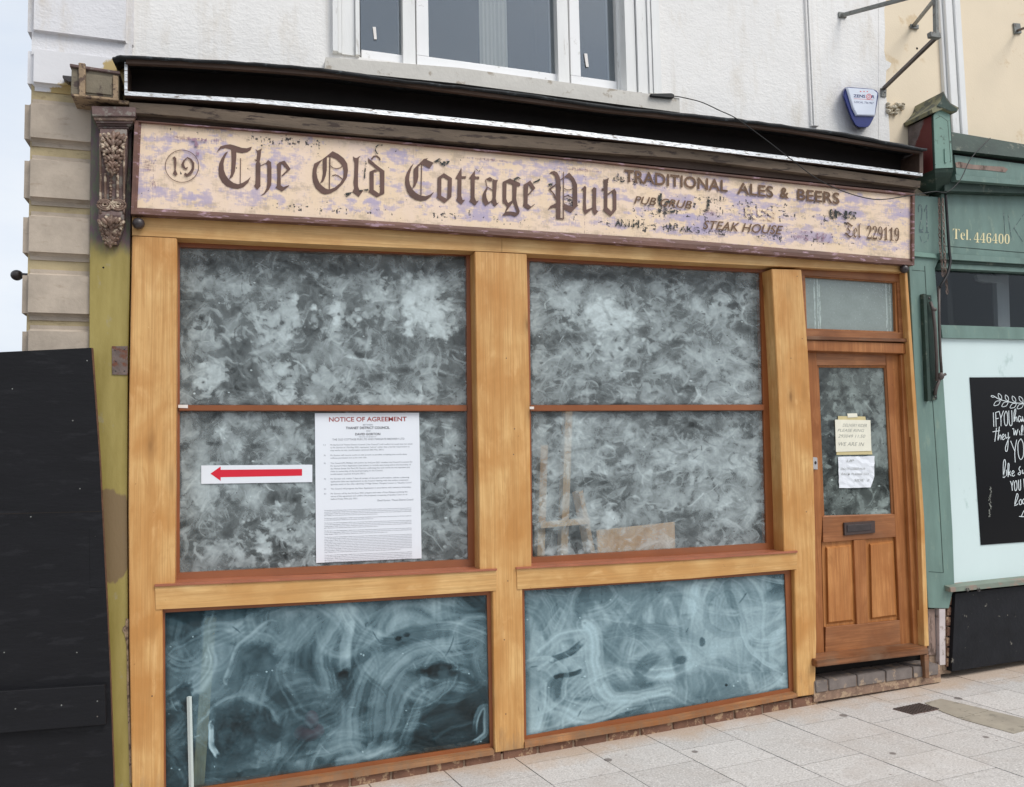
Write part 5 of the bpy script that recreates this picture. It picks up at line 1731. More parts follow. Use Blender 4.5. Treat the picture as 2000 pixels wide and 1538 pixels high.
con = thing('console_bracket', 'carved scroll console with acanthus leaves and flaking brown paint', 'bracket', W(215, 480, 0.0))
def cpoly(px, y0, y1, m, name, bev=0.003):
    bm = new()
    prism(bm, px, y0, y1, bev, 2)
    return obj(name, bm, m, con)
cpoly([(178.5, 207), (266, 209), (265, 228), (179.5, 227)], -0.085, 0.022, M['carve_dark'], 'abacus')
cpoly([(182, 227.6), (264, 228.6), (262, 236), (184, 235)], -0.075, 0.022, M['carve'], 'fillet')
bm = new()
for i, (a, b, v, yy) in enumerate(((186, 259, 235.6, -.066), (189, 256, 240.6, -.055), (192, 252, 246.2, -.046))):
    prism(bm, [(a, v), (b, v + .8), (b - 1, v + 5.6), (a + 1, v + 5)], yy, 0.022, 0.002)
obj('neck_mould', bm, M['carve_dark'], con)
# body: S-profile extruded across its width
prof = [(252, -.062), (270, -.085), (290, -.09), (320, -.08), (345, -.055), (370, -.035), (395, -.03), (405, -.04), (420, -.055), (432, -.05), (445, -.025), (465, -.012), (478, 0.0)]
bm = new()
vs = []
for v, yy in prof:
    tt = (v - 252) / 226
    ul, ur = 195.5 - 4 * tt, 248 - 8 * tt
    if v > 440:
        ul += (v - 440) * .35; ur -= (v - 440) * .25
    a, b = W(ul, v, yy), W(ur, v + 1, yy)
    vs.append((bm.verts.new(a), bm.verts.new(b), bm.verts.new((b.x, 0.022, b.z)), bm.verts.new((a.x, 0.022, a.z))))
for i in range(len(vs) - 1):
    for c in range(4):
        d = (c + 1) % 4
        bm.faces.new((vs[i][c], vs[i][d], vs[i + 1][d], vs[i + 1][c]))
bm.faces.new(vs[0]); bm.faces.new(list(reversed(vs[-1])))
obj('scroll_body', bm, M['carve_dark'], con)
def profy(v):
    return float(np.interp(v, [p[0] for p in prof], [p[1] for p in prof]))
lr = random.Random(2)
def leaf(v0, v1, half, name):
    bm = new()
    n = 6
    for i in range(n):
        t = i / (n - 1)
        v = v0 + (v1 - v0) * t
        hw = half * (1 - 0.75 * t ** 1.5)
        uc = 221.5 - 6 * (v - 252) / 226
        blob(bm, W(uc, v, profy(v) - 0.008), 0.011 * (1.2 - .5 * t), 0.012, 0.028, 10)
        for s in (-1, 1):
            for j in range(3):
                f = (j + 1) / 3
                u = uc + s * hw * f + lr.uniform(-1, 1)
                vv = v + 6 * f * (1 - t) - 5 * (1 - f) + lr.uniform(-1.5, 1.5)
                blob(bm, W(u, vv, profy(min(vv, 477)) - 0.004 - 0.008 * math.sin(f * 2.6)), 0.010 * (1.15 - .3 * t), 0.011, 0.019 * (1.1 - .3 * t), 9, s * (0.5 + 0.3 * f))
        # curled tips
        if i < n - 1:
            for s in (-1, 1):
                blob(bm, W(uc + s * hw * 1.02, v + 9, profy(min(v + 9, 477)) - 0.014), 0.008, 0.010, 0.008, 8)
    obj(name, bm, M['carve'], con, True)
leaf(266, 336, 21, 'acanthus_leaf')
leaf(430, 476, 20, 'acanthus_leaf')
bm = new()
for s in (-1, 1):
    for r in range(3):
        c = W(218 + s * 13, 401, profy(401) - 0.012 + 0.004 * r)
        ringp = [c + Vector(((0.034 - .011 * r) * math.cos(a), -0.004 * r, (0.026 - .008 * r) * math.sin(a))) for a in [i * math.pi / 7 for i in range(15)]]
        tube(bm, ringp, 0.007, 6)
for j in range(9):
    blob(bm, W(216.5 + lr.uniform(-1, 1), 338 + j * 6.5, profy(338 + j * 6.5) - 0.004), 0.007, 0.008, 0.009, 8)
for s in (-1, 1):
    tube(bm, [W(217.5 + s * 12, v, profy(v) - 0.004) for v in range(338, 400, 10)], 0.007, 6)
    tube(bm, [W(219 + s * 23, v, profy(v) - 0.002) for v in range(262, 430, 12)], 0.006, 6)
obj('scroll', bm, M['carve'], con, True)

# two iron ball knobs at the ends of the header
for (u, v, lab) in ((270.5, 437, 'dark round iron knob under the left end of the pub sign'), (1766, 526, 'dark round iron knob under the right end of the pub sign')):
    bm = new()
    blob(bm, W(u, v, -0.03), 0.030, 0.03, 0.030, 20)
    tube(bm, [W(u, v, -0.01), W(u, v, 0.02)], 0.018, 14)
    tag(obj('ball_knob', bm, M['iron'], None, True), lab, 'knob', 'iron knobs on the header')

# ------------------------------------------------------------------ hoarding at the left
ho = thing('hoarding', 'leaning black painted board hoarding closing the alley at the left edge', 'hoarding', W(120, 1500, -0.06))
bm = new()
prism(bm, [(-1500, 775), (0, 688), (178, 679.5), (194, 900), (206, 1140), (214, 1300), (222, 1538), (224, 1600), (-1500, 1660)], -0.05, -0.03, 0.001)
obj('board', bm, M['hoarding'], ho)
bm = new()
f = [(178.4, 679.5), (181.5, 680), (196.5, 900), (208.5, 1140), (216, 1300), (224.5, 1538), (226.5, 1600), (224.4, 1600), (222.4, 1538), (214.4, 1300), (206.4, 1140), (194.4, 900)]
prism(bm, f, -0.047, -0.031)
obj('bare_edge', bm, M['hoarding_edge'], ho)
bm = new()
prism(bm, [(-1500, 1440), (0, 1351), (205, 1338), (207, 1416), (0, 1433), (-1500, 1530)], -0.085, -0.0505, 0.003)
obj('batten', bm, M['hoarding'], ho)
bm = new()
prism(bm, [(174, 1033), (201, 1033), (205.5, 1147), (176, 1148)], -0.0518, -0.0502, 0.0005)
obj('patch', bm, M['hoarding'], ho)
bm = new()
prism(bm, [(-1500, 1040), (197, 998.5), (197, 1000), (-1500, 1042)], -0.0508, -0.0502)
obj('sheet_joint', bm, M['void'], ho)
for u, v in ((142, 822), (156, 955), (24, 760), (150, 1275), (186, 1048), (190, 1370), (30, 1385), (120, 1378), (60, 1010), (8, 1275), (170, 705), (190, 1400)):
    bm = new()
    yy_ = -0.0855 if 1345 < v < 1416 else -0.0505
    blob(bm, W(u, v, yy_), 0.0035, 0.0015, 0.0035, 8)
    obj('screw_head', bm, M['galv'], ho)
bm = new()
blob(bm, W(33, 538, 0.3), 0.03, 0.03, 0.028, 14)
box(bm, W(33, 538, 0.3).x, XL + 0.05, 0.285, 0.315, W(33, 538, .3).z - .01, W(33, 538, .3).z + .01)
tag(obj('pipe_clip', bm, M['iron']), 'small dark pipe clip sticking out from the corner quoins', 'clip')

# ------------------------------------------------------------------ papers on the glass
def notice():
    t = thing('notice_poster', 'large white printed notice of agreement stuck on the lower left window', 'notice', W(720, 1095, 0.06))
    TL, TR, BR, BL = Vector((615, 807.5)), Vector((818.5, 806.5)), Vector((823.5, 1091)), Vector((617.5, 1100))
    y = YG - 0.006
    def q(a, b):
        return (TL * (1 - a) + TR * a) * (1 - b) + (BL * (1 - a) + BR * a) * b
    bm = new()
    prism(bm, [tuple(TL), tuple(TR), tuple(BR), tuple(BL)], y, y + 0.003)
    obj('sheet', bm, M['paper'], t)
    def line(bm, s, a0, a1, b0, b1, bold=0.0):
        text_quad(bm, s, [tuple(q(a0, b0)), tuple(q(a1, b0)), tuple(q(a1, b1)), tuple(q(a0, b1))], y - 0.0006, bold)
    bm = new()
    line(bm, 'NOTICE OF AGREEMENT', .135, .88, .027, .058, 0.018)
    obj('heading', bm, M['ink_red'], t)
    bm = new()
    line(bm, 'THANET DISTRICT COUNCIL', .295, .715, .092, .109, 0.02)
    obj('subheading', bm, M['ink'], t)
    bm = new()
    line(bm, 'DAVID GORTON', .385, .625, .135, .151, 0.02)
    obj('subheading', bm, M['ink'], t)
    bm = new()
    line(bm, 'BETWEEN', .46, .555, .075, .085)
    line(bm, 'AND', .49, .53, .117, .126)
    line(bm, 'FOR AND ON BEHALF OF', .42, .585, .158, .165)
    line(bm, 'THE OLD COTTAGE PUB LTD AND MARGATE BREWERY LTD', .165, .855, .171, .184, .0)
    body = [
     (.208, '1)', ['Ms Burford of Thanet District Council ("the Council") will confirm by email that her email', 'to Mr Gorton of 17th May 2021 represents "advice" rather than a formal requirement to', 'stop works on site. (confirmation received 28th May 2021)']),
     (.278, '2)', ['Mr Gorton will resume works on site as soon as possible, accepting that works done', 'without permission are at his own risk.']),
     (.331, '3)', ['The Council (Ms Phillips) will confirm by 3rd June 2021 whether the Council is content for', "Mr Gorton's New Application (see below) to include setts being laid to the boundary of", 'the Market Street Car Park (Mr Gorton confirming that such works do not represent any', 'claim to ownership of the land belonging to the Council.', '(confirmation received 3rd June 2021)']),
     (.436, '4)', ['Mr Gorton will, within 7 days of receipt of the said confirmation, submit a planning', 'application (the new application) to the Council dealing with the surface treatment', '(granite setts) of the alley adjoining 19 High Street, Margate known as "Quality Court"']),
     (.503, '5)', ['The Council will progress the New Application in accordance with statutory timescales.']),
     (.535, '6)', ['Mr Gorton will by the 3rd June 2021 prepare and make a Press Release outlining the', 'terms of this agreement and confirm the proposed re-opening of Quality Court on or', 'before Friday 30th July 2021.'])]
    for b0, num, ls in body:
        line(bm, num, .08, .1, b0, b0 + .011)
        for i, s in enumerate(ls):
            bb_ = b0 + i * .0183
            ln = len(s) / 88
            line(bm, s, .145, .145 + .785 * min(1, ln), bb_, bb_ + .0125)
    line(bm, 'David Gorton / Thanet District Council', .59, .93, .588, .6)
    obj('body_text', bm, M['ink_grey'], t)
    bm = new()
    small = 'The alley known as the Old Cottage passage or Quality Court is not owned by Thanet District Council or by Kent County Council and is shown on the map as a public footpath across this land'
    b = .648
    for n in (4, 2, 4, 3, 10, 6):
        for i in range(n):
            sh = small[(i * 13) % 40:] + small[:(i * 7) % 30]
            wd = .83 if i < n - 1 else .83 * rnd.uniform(.4, .9)
            s = sh[:int(165 * wd / .83)]
            line(bm, s, .08, .08 + wd, b, b + .0085)
            b += .0112
        b += .0085
    obj('small_print', bm, M['ink_grey'], t)
notice()
def arrow():
    t = thing('arrow_sign', 'white paper strip with a red arrow pointing left on the window', 'sign', W(500, 945, 0.06))
    bm = new()
    prism(bm, [(393, 909.5), (610, 908), (610, 942), (393, 945.5)], YG - 0.0055, YG - 0.0025)
    obj('sheet', bm, M['paper'], t)
    bm = new()
    flat_poly(bm, [(411, 925.5), (431, 911.5), (431, 918), (590, 916.5), (590, 929.5), (431, 932.5), (431, 939.5)], YG - 0.0062)
    obj('arrow', bm, M['arrow_red'], t)
arrow()
for i, (q, lab) in enumerate((([(348, 791), (367, 791), (367, 797.5), (348, 797)], 'tiny white sticker on the left end of the left window bar'), ([(1034.5, 794.5), (1043, 794.5), (1043, 799.5), (1034.5, 799.5)], 'tiny white sticker on the left end of the right window bar'))):
    bm = new()
    prism(bm, q, YF - 0.014, YF - 0.0121)
    tag(obj('sticker', bm, M['label']), lab, 'sticker', 'stickers on the window bars')
def door_notes():
    y = YD + 0.019
    t = thing('paper_note', 'upper handwritten cream note with buff edges taped on the door glass', 'note', W(1667, 885, y), 'handwritten notes on the door')
    bm = new()
    prism(bm, [(1637, 813), (1690, 814), (1704, 888), (1634, 889)], y, y + 0.002)
    obj('backing_sheet', bm, M['paper_tan'], t)
    bm = new()
    prism(bm, [(1631, 820), (1700, 821), (1702, 881), (1633, 883)], y - 0.003, y - 0.0006)
    obj('sheet', bm, M['paper_cream'], t)
    bm = new()
    prism(bm, [(1655, 808), (1674, 807.5), (1675, 815), (1656, 816)], y - 0.003, y - 0.0008)
    obj('tape', bm, M['paper_cream'], t)
    bm = new()
    for s, a, b, v, h in (('DELIVERY RIDER', 1646, 1693, 828, 6), ('PLEASE RING', 1636, 1688, 838, 5.5), ('293049 11:50', 1637, 1690, 849, 6), ('WE ARE IN', 1638, 1688, 864, 7)):
        bm = new()
        text_quad(bm, s, [(a, v), (b, v + .6), (b, v + h + .6), (a, v + h)], y - 0.0034, -0.008, 0.3)
        obj('handwriting', bm, M['pen'], t)
    t = thing('paper_note', 'lower crumpled white handwritten note on the door glass', 'note', W(1672, 950, y), 'handwritten notes on the door')
    bm = new()
    vs = []
    r3 = random.Random(9)
    TLp, TRp, BRp, BLp = Vector((1637, 893)), Vector((1708, 891)), Vector((1707, 952)), Vector((1639, 954))
    n = 9
    g = []
    for j in range(n + 1):
        row = []
        for i in range(n + 1):
            a, b = i / n, j / n
            p = (TLp * (1 - a) + TRp * a) * (1 - b) + (BLp * (1 - a) + BRp * a) * b
            if i == n and j > 6:
                p.x -= (j - 6) * 2.0
            row.append(bm.verts.new(W(p.x + r3.uniform(-.5, .5), p.y + r3.uniform(-.6, .6), y - 0.002 - r3.uniform(0, .006))))
        g.append(row)
    for j in range(n):
        for i in range(n):
            bm.faces.new((g[j][i], g[j][i + 1], g[j + 1][i + 1], g[j + 1][i]))
    obj('sheet', bm, M['paper'], t)
    bm = new()
    for s, a, b, v, h in (('UP', 1654, 1668, 898, 5), ('DOOR CODE FOR', 1642, 1690, 914, 4), ('BACK PLEASE GO', 1643, 1697, 924, 4.2), ('SIDE  2', 1668, 1698, 936, 4.5)):
        bm = new()
        text_quad(bm, s, [(a, v), (b, v), (b, v + h), (a, v + h)], y - 0.0092, -0.01, 0.3)
        obj('handwriting', bm, M['pen'], t)
door_notes()
bell = thing('doorbell', 'small grey door bell push on the left door stile', 'doorbell', W(1592, 915, 0.06))
bm = new()
prism(bm, [(1586, 893), (1597, 894), (1598, 918), (1588, 917)], 0.055, YD + 0.001, 0.004, 2)
obj('housing', bm, M['bell'], bell)
bm = new()
blob(bm, W(1593, 904, 0.054), 0.008, 0.006, 0.011, 12)
obj('button', bm, M['iron'], bell, True)

# ------------------------------------------------------------------ things standing inside the shop
bm = new()
a, b = W(411, 1205, 0.16), W(386, 1545, 0.13)
tube(bm, [a, b], 0.028, 4)
tag(obj('timber_plank', bm, M['pine']), 'pale timber plank leaning inside behind the lower left window', 'plank')
bm = new()
tube(bm, [W(369.5, 1361, YG2 - 0.012), W(374, 1545, YG2 - 0.014)], 0.0085, 4)
tag(obj('white_stick', bm, M['stick']), 'thin white plastic stick standing upright against the lower left window', 'stick')
bm = new()
c = W(604, 1430, 0.22)
blob(bm, c, 0.085, 0.06, 0.05, 14)
blob(bm, c + Vector((0.01, -0.02, 0.07)), 0.04, 0.05, 0.05, 12)
tag(obj('red_bag', bm, M['red_bag'], None, True), 'crumpled dark red bag on the floor behind the lower left window', 'bag')
tr = thing('timber_trestle', 'pale timber trestle standing behind the right window', 'trestle', W(1120, 1090, 0.5))
for pts in ([(1060, 870), (1052, 1120)], [(1128, 960), (1160, 1120)], [(1108, 800), (1098, 1100)]):
    bm = new()
    tube(bm, [W(u, v, 0.5) for u, v in pts], 0.026, 4)
    obj('leg', bm, M['pine'], tr)
bm = new()
tube(bm, [W(1054, 1027, 0.46), W(1150, 1018, 0.46)], 0.02, 4)
obj('crosspiece', bm, M['pine'], tr)
bm = new()
prism(bm, [(1166, 1036), (1318, 1020), (1320, 1090), (1168, 1100)], 0.165, 0.183, 0.003)
tag(obj('timber_board', bm, M['pine']), 'wide pale board leaning inside the foot of the right window', 'board')

# ------------------------------------------------------------------ alarm box, cable, sign bracket
al = thing('alarm_box', 'white and navy shield shaped burglar alarm box on the white wall', 'alarm box', W(1680, 235, 0.09))
bm = new()
out = [(1650, 173), (1656, 170.5), (1706, 174.5), (1714, 179), (1716, 185), (1709, 226), (1698, 247), (1692, 250), (1678, 249.5), (1671, 246), (1663, 232), (1647, 188)]
f = [W(u, v, 0.02) for u, v in out]
ctr = sum(f, Vector()) / len(f)
bk = [W(u - 2.5, v - 0.5, 0.098) for u, v in out]
poly_prism(bm, f, bk, 0.006, 2)
obj('base', bm, M['blue'], al)
bm = new()
f = [W(u, v, 0.004) for u, v in [(1655.5, 171.5), (1706, 175.2), (1714, 182), (1708.5, 225.5), (1674, 224.5), (1667, 210)]]
ctr = sum(f, Vector()) / len(f)
poly_prism(bm, f, [ctr + (p - ctr) * 1.06 + Vector((0, 0.0155, 0)) for p in f], 0.003, 2)
obj('cover', bm, M['white_plastic'], al)
bm = new()
text_quad(bm, 'ZENS', [(1667, 184.5), (1690, 185.6), (1690, 191.6), (1667, 190.3)], 0.0032, 0.02)
text_quad(bm, 'R', [(1702.5, 186.3), (1708.5, 186.6), (1708, 192.6), (1702, 192.3)], 0.0032, 0.02)
text_quad(bm, '07000 123 456', [(1669, 197.5), (1706.5, 200), (1706, 203.5), (1669, 201)], 0.0032) if False else text_quad(bm, 'LOCAL 736 967', [(1669, 197.5), (1706.5, 200), (1706, 203.8), (1669, 201.2)], 0.0032)
obj('lettering', bm, M['blue_ink'], al)
bm = new()
for r, wd in ((3.6, 1.1), (1.6, 0.9)):
    ribbon(bm, [(1697 + r * 1.35 * math.cos(a), 189 + r * 1.35 * math.sin(a)) for a in [i * math.pi / 9 for i in range(18)]], wd, 0.0031, True)
ribbon(bm, [(1668, 193), (1706, 195.5)], .5, 0.0031)
for u in (1681, 1687.5, 1694):
    ribbon(bm, [(u - 1.2, 179), (u + 1.2, 179.2)], 1.6, 0.0031)
obj('emblem', bm, M['red_ink'], al)

cab = thing('cable', 'thin black cable drooping across the right end of the pub sign', 'cable', W(1650, 376, -0.1))
bm = new()
yy = [0.025, 0.02, 0.0, -0.05, -0.16, -0.165, -0.165, -0.165, -0.165, -0.165, -0.165, -0.17, -0.18, -0.18, -0.17, -0.14, -0.1]
pp = [(1314, 188), (1332, 190.5), (1370, 200), (1405, 216), (1440, 233), (1496.6, 274), (1546, 312), (1595, 349), (1651, 375.6), (1711, 390), (1767, 384), (1800, 378.5), (1826.6, 374.5), (1851, 375), (1876, 351), (1897, 309), (1934, 270)]
tube(bm, spline([W(u, v, y) for (u, v), y in zip(pp, yy)], 6), 0.0033, 6)
obj('wire', bm, M['black_rubber'], cab, True)
bm = new()
prism(bm, [(1271, 183), (1312, 182), (1317.5, 185), (1317, 191), (1307, 191), (1272, 187.5)], 0.005, 0.028, 0.003, 2)
obj('plug', bm, M['black_rubber'], cab)

sb = thing('sign_bracket', 'empty grey steel hanging sign bracket on the wall above the alarm box', 'bracket', W(1726, 180, YW))
def plate(q, y0=0.088):
    bm = new()
    prism(bm, q, y0, 0.0995, 0.002)
    pl = obj('wall_plate', bm, M['galv'], sb)
    bm = new()
    c = (sum(p[0] for p in q) / 4, sum(p[1] for p in q) / 4)
    blob(bm, W(c[0] + 2, c[1], y0), 0.006, 0.005, 0.006, 8)
    obj('bolt', bm, M['iron'], pl)
plate([(1638.5, 23), (1654, 25), (1654, 35), (1639, 33.5)])
plate([(1779, 46.5), (1795, 48.5), (1795, 57), (1779, 55)])
plate([(1721, 172), (1732, 173), (1731.5, 190), (1721.5, 189)])
yo = -0.62
def rod(a, b, ya, yb, w, m, name='arm'):
    bm = new()
    tube(bm, [W(*a, ya), W(*b, yb)], w, 4)
    obj(name, bm, m, sb)
rod((1644, 30.5), (1830, -19), 0.09, yo, 0.011, M['galv'])
rod((1785, 49.5), (1828, -4), 0.09, yo + .1, 0.010, M['galv'])
rod((1826, -60), (1828, 66), yo, yo, 0.012, M['galv'], 'upright')
rod((1831, 71), (1726, 173), yo, 0.09, 0.011, M['steel_dark'])
bm = new()
prism(bm, [(1817.5, 61.5), (1837, 63.5), (1839, 74.5), (1819, 71.5)], yo - 0.016, yo + 0.016, 0.002)
obj('joint_block', bm, M['galv'], sb)

# ------------------------------------------------------------------ neighbour: cream building over a green shop
nb = thing('neighbour_building', 'cream rendered building with a white fluted pilaster next to the pub', 'building', (6, 1.5, 0))
YN = 0.104
XE = 11.0
zc = W(1900, 400, YN).z
bm = new()
box(bm, XR + 0.002, XE, YN, 0.4, zc - 0.1, ZT)
box(bm, XE - 0.3, XE, 0.4, 6, -0.1, ZT)
box(bm, XR + 0.002, XE - 0.3, 5.7, 6.0, -0.1, ZT)
box(bm, XR + 0.002, XE, 0.06, 6.0, ZT, ZT + 0.15)
obj('wall', bm, M['cream'], nb)
bm = new()
fx = lambda u: W(u, 130, 0.06).x
for a, b, yy in ((1846, 1851, .075), (1851.6, 1862, .05), (1862.5, 1868, .06), (1868.6, 1880, .045), (1880.6, 1886, .07)):
    box(bm, fx(a), fx(b), yy, YN + 0.02, W(1870, 268, 0.06).z - .05, ZT - 0.01, 0.004)
obj('pilaster', bm, M['white_dull'], nb)
# ragged meeting of white and cream paint: a thin overlapping skin of white paint
bm = new()
edge = [(1716, -60), (1735, -60), (1731, 0), (1727, 20), (1729, 60), (1727, 100), (1730, 118), (1741, 124), (1738, 132), (1731, 138), (1729, 180), (1734, 210), (1737, 250), (1739, 300), (1716, 300)]
f = [W(u, v, YW - 0.0022) for u, v in edge]
poly_prism(bm, f, [Vector((p.x, YW + 0.003, p.z)) for p in f])
obj('paint_edge', bm, M['stucco'], pub)
bm = new()
lump = random.Random(12)
for i in range(26):
    blob(bm, W(1748 + lump.uniform(-14, 18), 211 + lump.uniform(-8, 12), 0.09), lump.uniform(.008, .022), 0.02, lump.uniform(.006, .014), 7, lump.uniform(-1, 1))
tag(obj('cement_lump', bm, M['cement'], None, True), 'rough lump of old cement on the cream wall beside the green hood', 'cement lump')
pt_ = thing('wall_fixing', 'small dark square fixing plate with rod on the cream wall', 'fixing', W(1988, 55, 0.09))
bm = new()
prism(bm, [(1980, 45), (1993, 46), (1996, 65), (1982.5, 66)], 0.09, 0.103, 0.002)
obj('plate', bm, M['galv'], pt_)
bm = new()
tube(bm, [W(1988, 60, 0.09), W(2040, 40, -0.4)], 0.01, 8)
obj('rod', bm, M['steel_dark'], pt_)
bm = new()
blob(bm, W(1791, 95, YN), 0.009, 0.006, 0.009, 8)
tag(obj('wall_hole', bm, M['void']), 'small dark drill hole in the cream wall inside the bracket', 'hole')

gs = thing('green_shopfront', 'sea green painted shopfront of the neighbouring shop at the right edge', 'shopfront', W(1900, 1290, 0.05))
U2 = 2300
def ext(a, b, u=U2):
    """carry a measured edge on to the right, out of the picture"""
    return (u, b[1] + (b[1] - a[1]) / (b[0] - a[0]) * (u - b[0]))
def gband(t0, t1, b0, b1, y0, y1, m, name, yt=None):
    bm = new()
    band(bm, [t0, t1, ext(t0, t1)], [b0, b1, ext(b0, b1)], y0, y1, yt)
    return obj(name, bm, m, gs)
gband((1858, 258), (2000, 282), (1860, 293), (2000, 309), -0.09, 0.10, M['green_dark'], 'gutter', -0.04)
gband((1862, 290), (2000, 306), (1864, 306), (2000, 323), -0.03, 0.10, M['void'], 'cornice_gap')
gband((1864, 303), (2000, 321), (1868, 341), (2000, 353), -0.055, 0.10, M['green'], 'cornice')
gband((1866, 341), (2000, 353), (1868, 352), (2000, 362), -0.085, 0.10, M['green'], 'cornice_lip')
gband((1845, 352), (2000, 362), (1845, 373), (2000, 378), -0.04, 0.10, M['green_dark'], 'soffit_shade_board')  # shadow under the cornice lip, put into the colour as darker green
bm = new()
pts = [(1866, 318), (1873, 316), (1900, 322), (1940, 325), (1960, 326), (1969, 331), (1964, 337), (1930, 333), (1890, 330), (1868, 327)]
prism(bm, pts, -0.058, -0.0545)
obj('torn_strip', bm, M['bare_grey'], gs)
gband((1838, 366), (2000, 374), (1841, 494), (2000, 505), 0.035, 0.12, M['green'], 'fascia')
bm = new()
ribbon(bm, [(1846, 481), (2000, 494), ext((1846, 481), (2000, 494))], 1.6, 0.0342)
obj('fascia_line', bm, M['green_dark'], gs)
gband((1836, 494), (2000, 505), (1838, 506), (2000, 516), 0.0, 0.12, M['green'], 'moulding')
gband((1836, 506), (2000, 516), (1838, 513), (2000, 522), 0.018, 0.12, M['green_dark'], 'moulding')
gband((1836, 513), (2000, 522), (1838, 524), (2000, 532), 0.03, 0.12, M['green'], 'moulding')
bm = new()
text_quad(bm, '\U0001D413\U0001D41E\U0001D425.', [(1861, 447), (1896, 449.5), (1896, 470), (1861, 467)], 0.0335, -0.012)
text_quad(bm, '\U0001D7D2\U0001D7D2\U0001D7D4\U0001D7D2\U0001D7CE\U0001D7CE', [(1902, 454), (1972, 458), (1972, 477), (1902, 474)], 0.0335, -0.012)
obj('lettering', bm, M['gold_letter'], gs)
bm = new()
for l in ([(1969, 420), (1976, 470)], [(1978, 450), (2002, 415)], [(1980, 445), (1998, 473)], [(1960, 415), (1964, 470)]):
    ribbon(bm, l, 1.1, 0.0336)
obj('old_letter', bm, M['ghost_letter'], gs)
# pilaster
bm = new()
prism(bm, [(1768, 380), (1832, 385), (1840, 494), (1826.5, 524), (1840, 700), (1852, 880), (1861, 1040), (1864.5, 1142), (1853.5, 1189), (1813.5, 1188), (1800, 1000), (1780, 600)], 0.03, 0.12, 0.003)
obj('pilaster', bm, M['green'], gs)
bm = new()
prism(bm, [(1776, 491), (1826, 496), (1832, 505), (1776, 500)], 0.012, 0.029, 0.002)
obj('pilaster_band', bm, M['green_bright'], gs)
bm = new()
ribbon(bm, [(1806, 520), (1819, 760), (1822, 790), (1836, 1000), (1842.5, 1119)], 1.5, 0.0294)
ribbon(bm, [(1814, 1117), (1843, 1119)], 1.2, 0.0293)
ribbon(bm, [(1781, 528), (1806, 530)], 1.2, 0.0293)
obj('panel_groove', bm, M['green_dark'], gs)
bm = new()
text_quad(bm, '\U0001D7D0\U0001D7CF', [(1792, 399), (1814, 400), (1814, 456), (1795, 455)], 0.0292, -0.01)
ribbon(bm, [(1797, 462), (1800, 472), (1806, 474), (1812, 470), (1814, 458)], 1.6, 0.0291)
obj('lettering', bm, M['ghost_letter'], gs)
# transom glass, bar, panel
gband((1815, 520), (2000, 528), (1830, 640), (2000, 645), 0.085, 0.089, M['glass_dark'], 'transom_pane')
gband((1838, 635), (2000, 640), (1841, 660), (2000, 663), 0.03, 0.12, M['green'], 'transom_bar')
gband((1838, 659.5), (2000, 662.5), (1862, 1143), (2000, 1132), 0.055, 0.1, M['mint'], 'panel')
bm = new()
t0, t1, b0, b1 = (1856, 1148), (2000, 1133), (1857, 1157), (2000, 1142.5)
f = [W(*p, -0.02) for p in (t0, t1, ext(t0, t1))]
g = [W(*p, -0.02) for p in (b0, b1, ext(b0, b1))]
vs = [[bm.verts.new(p), bm.verts.new(q), bm.verts.new((q.x, 0.1, q.z)), bm.verts.new((p.x, 0.1, p.z + 0.02))] for p, q in zip(f, g)]
for i in range(2):
    for c in range(4):
        d = (c + 1) % 4
        bm.faces.new((vs[i][c], vs[i][d], vs[i + 1][d], vs[i + 1][c]))
bm.faces.new(vs[0]); bm.faces.new(list(reversed(vs[-1])))
obj('sill', bm, M['sill_green'], gs)
for u in (1889, 1911):
    bm = new()
    c = W(u, 1152, -0.025)
    tube(bm, [c + Vector((0.013 * math.cos(a), -0.003, 0.011 * math.sin(a))) for a in [i * math.pi / 6 for i in range(13)]], 0.003, 6)
    obj('ring_eye', bm, M['iron'], gs)
bm = new()
top = [(1866, 1160), (2000, 1145), ext((1866, 1160), (2000, 1145))]
bot = [(1859, 1312), (2000, 1290), ext((1859, 1312), (2000, 1290))]
band(bm, top, bot, 0.02, 0.12)
obj('stall_riser', bm, M['riser'], gs)
bm = new()
for i in range(7):
    v = 1166 + i * 20
    prism(bm, [(1849 + (i % 2) * 2, v), (1867 - rnd.uniform(0, 4), v - 1), (1867 - rnd.uniform(0, 4), v + 16), (1849 + (i % 2) * 2, v + 17)], 0.05, 0.12, 0.004)
obj('brick_edge', bm, M['brick'], gs)
bm = new()
prism(bm, [(1845, 1160), (1870, 1160), (1866, 1310), (1842, 1310)], 0.066, 0.118)
obj('mortar_bed', bm, M['mortar'], gs)
bm = new()
prism(bm, [(1834.5, 1189.5), (1846.5, 1189.5), (1847, 1299), (1835.5, 1300)], 0.035, 0.08, 0.002)
obj('batten', bm, M['batten'], gs)
bm = new()
prism(bm, [(1812, 1189.5), (1826, 1189.5), (1829, 1280), (1813, 1280)], 0.06, 0.1, 0.002)
prism(bm, [(1827, 1189.5), (1834, 1189.5), (1834, 1292), (1829, 1292)], 0.075, 0.1, 0.002)
obj('bare_upright', bm, M['bare_grey'], gs)
bm = new()
prism(bm, [(1815, 1275), (1845, 1278), (1858, 1315), (1815, 1320)], 0.07, 0.1)
obj('rubble_foot', bm, M['mortar'], gs)
bm = new()
prism(bm, [(1800, 500), (U2, 520), (U2, 700), (1815, 690)], 0.9, 0.95)
obj('room_back', bm, M['room'], gs)
bm = new()
prism(bm, [(1946, 535), (1970, 537), (1973, 640), (1950, 640)], 0.3, 0.34)
obj('inner_post', bm, M['white_dull'], gs)
bm = new()
prism(bm, [(1908, 537), (1965, 540), (1962, 553), (1925, 551), (1910, 547)], 0.28, 0.31)
obj('inner_bracket', bm, M['white_dull'], gs)

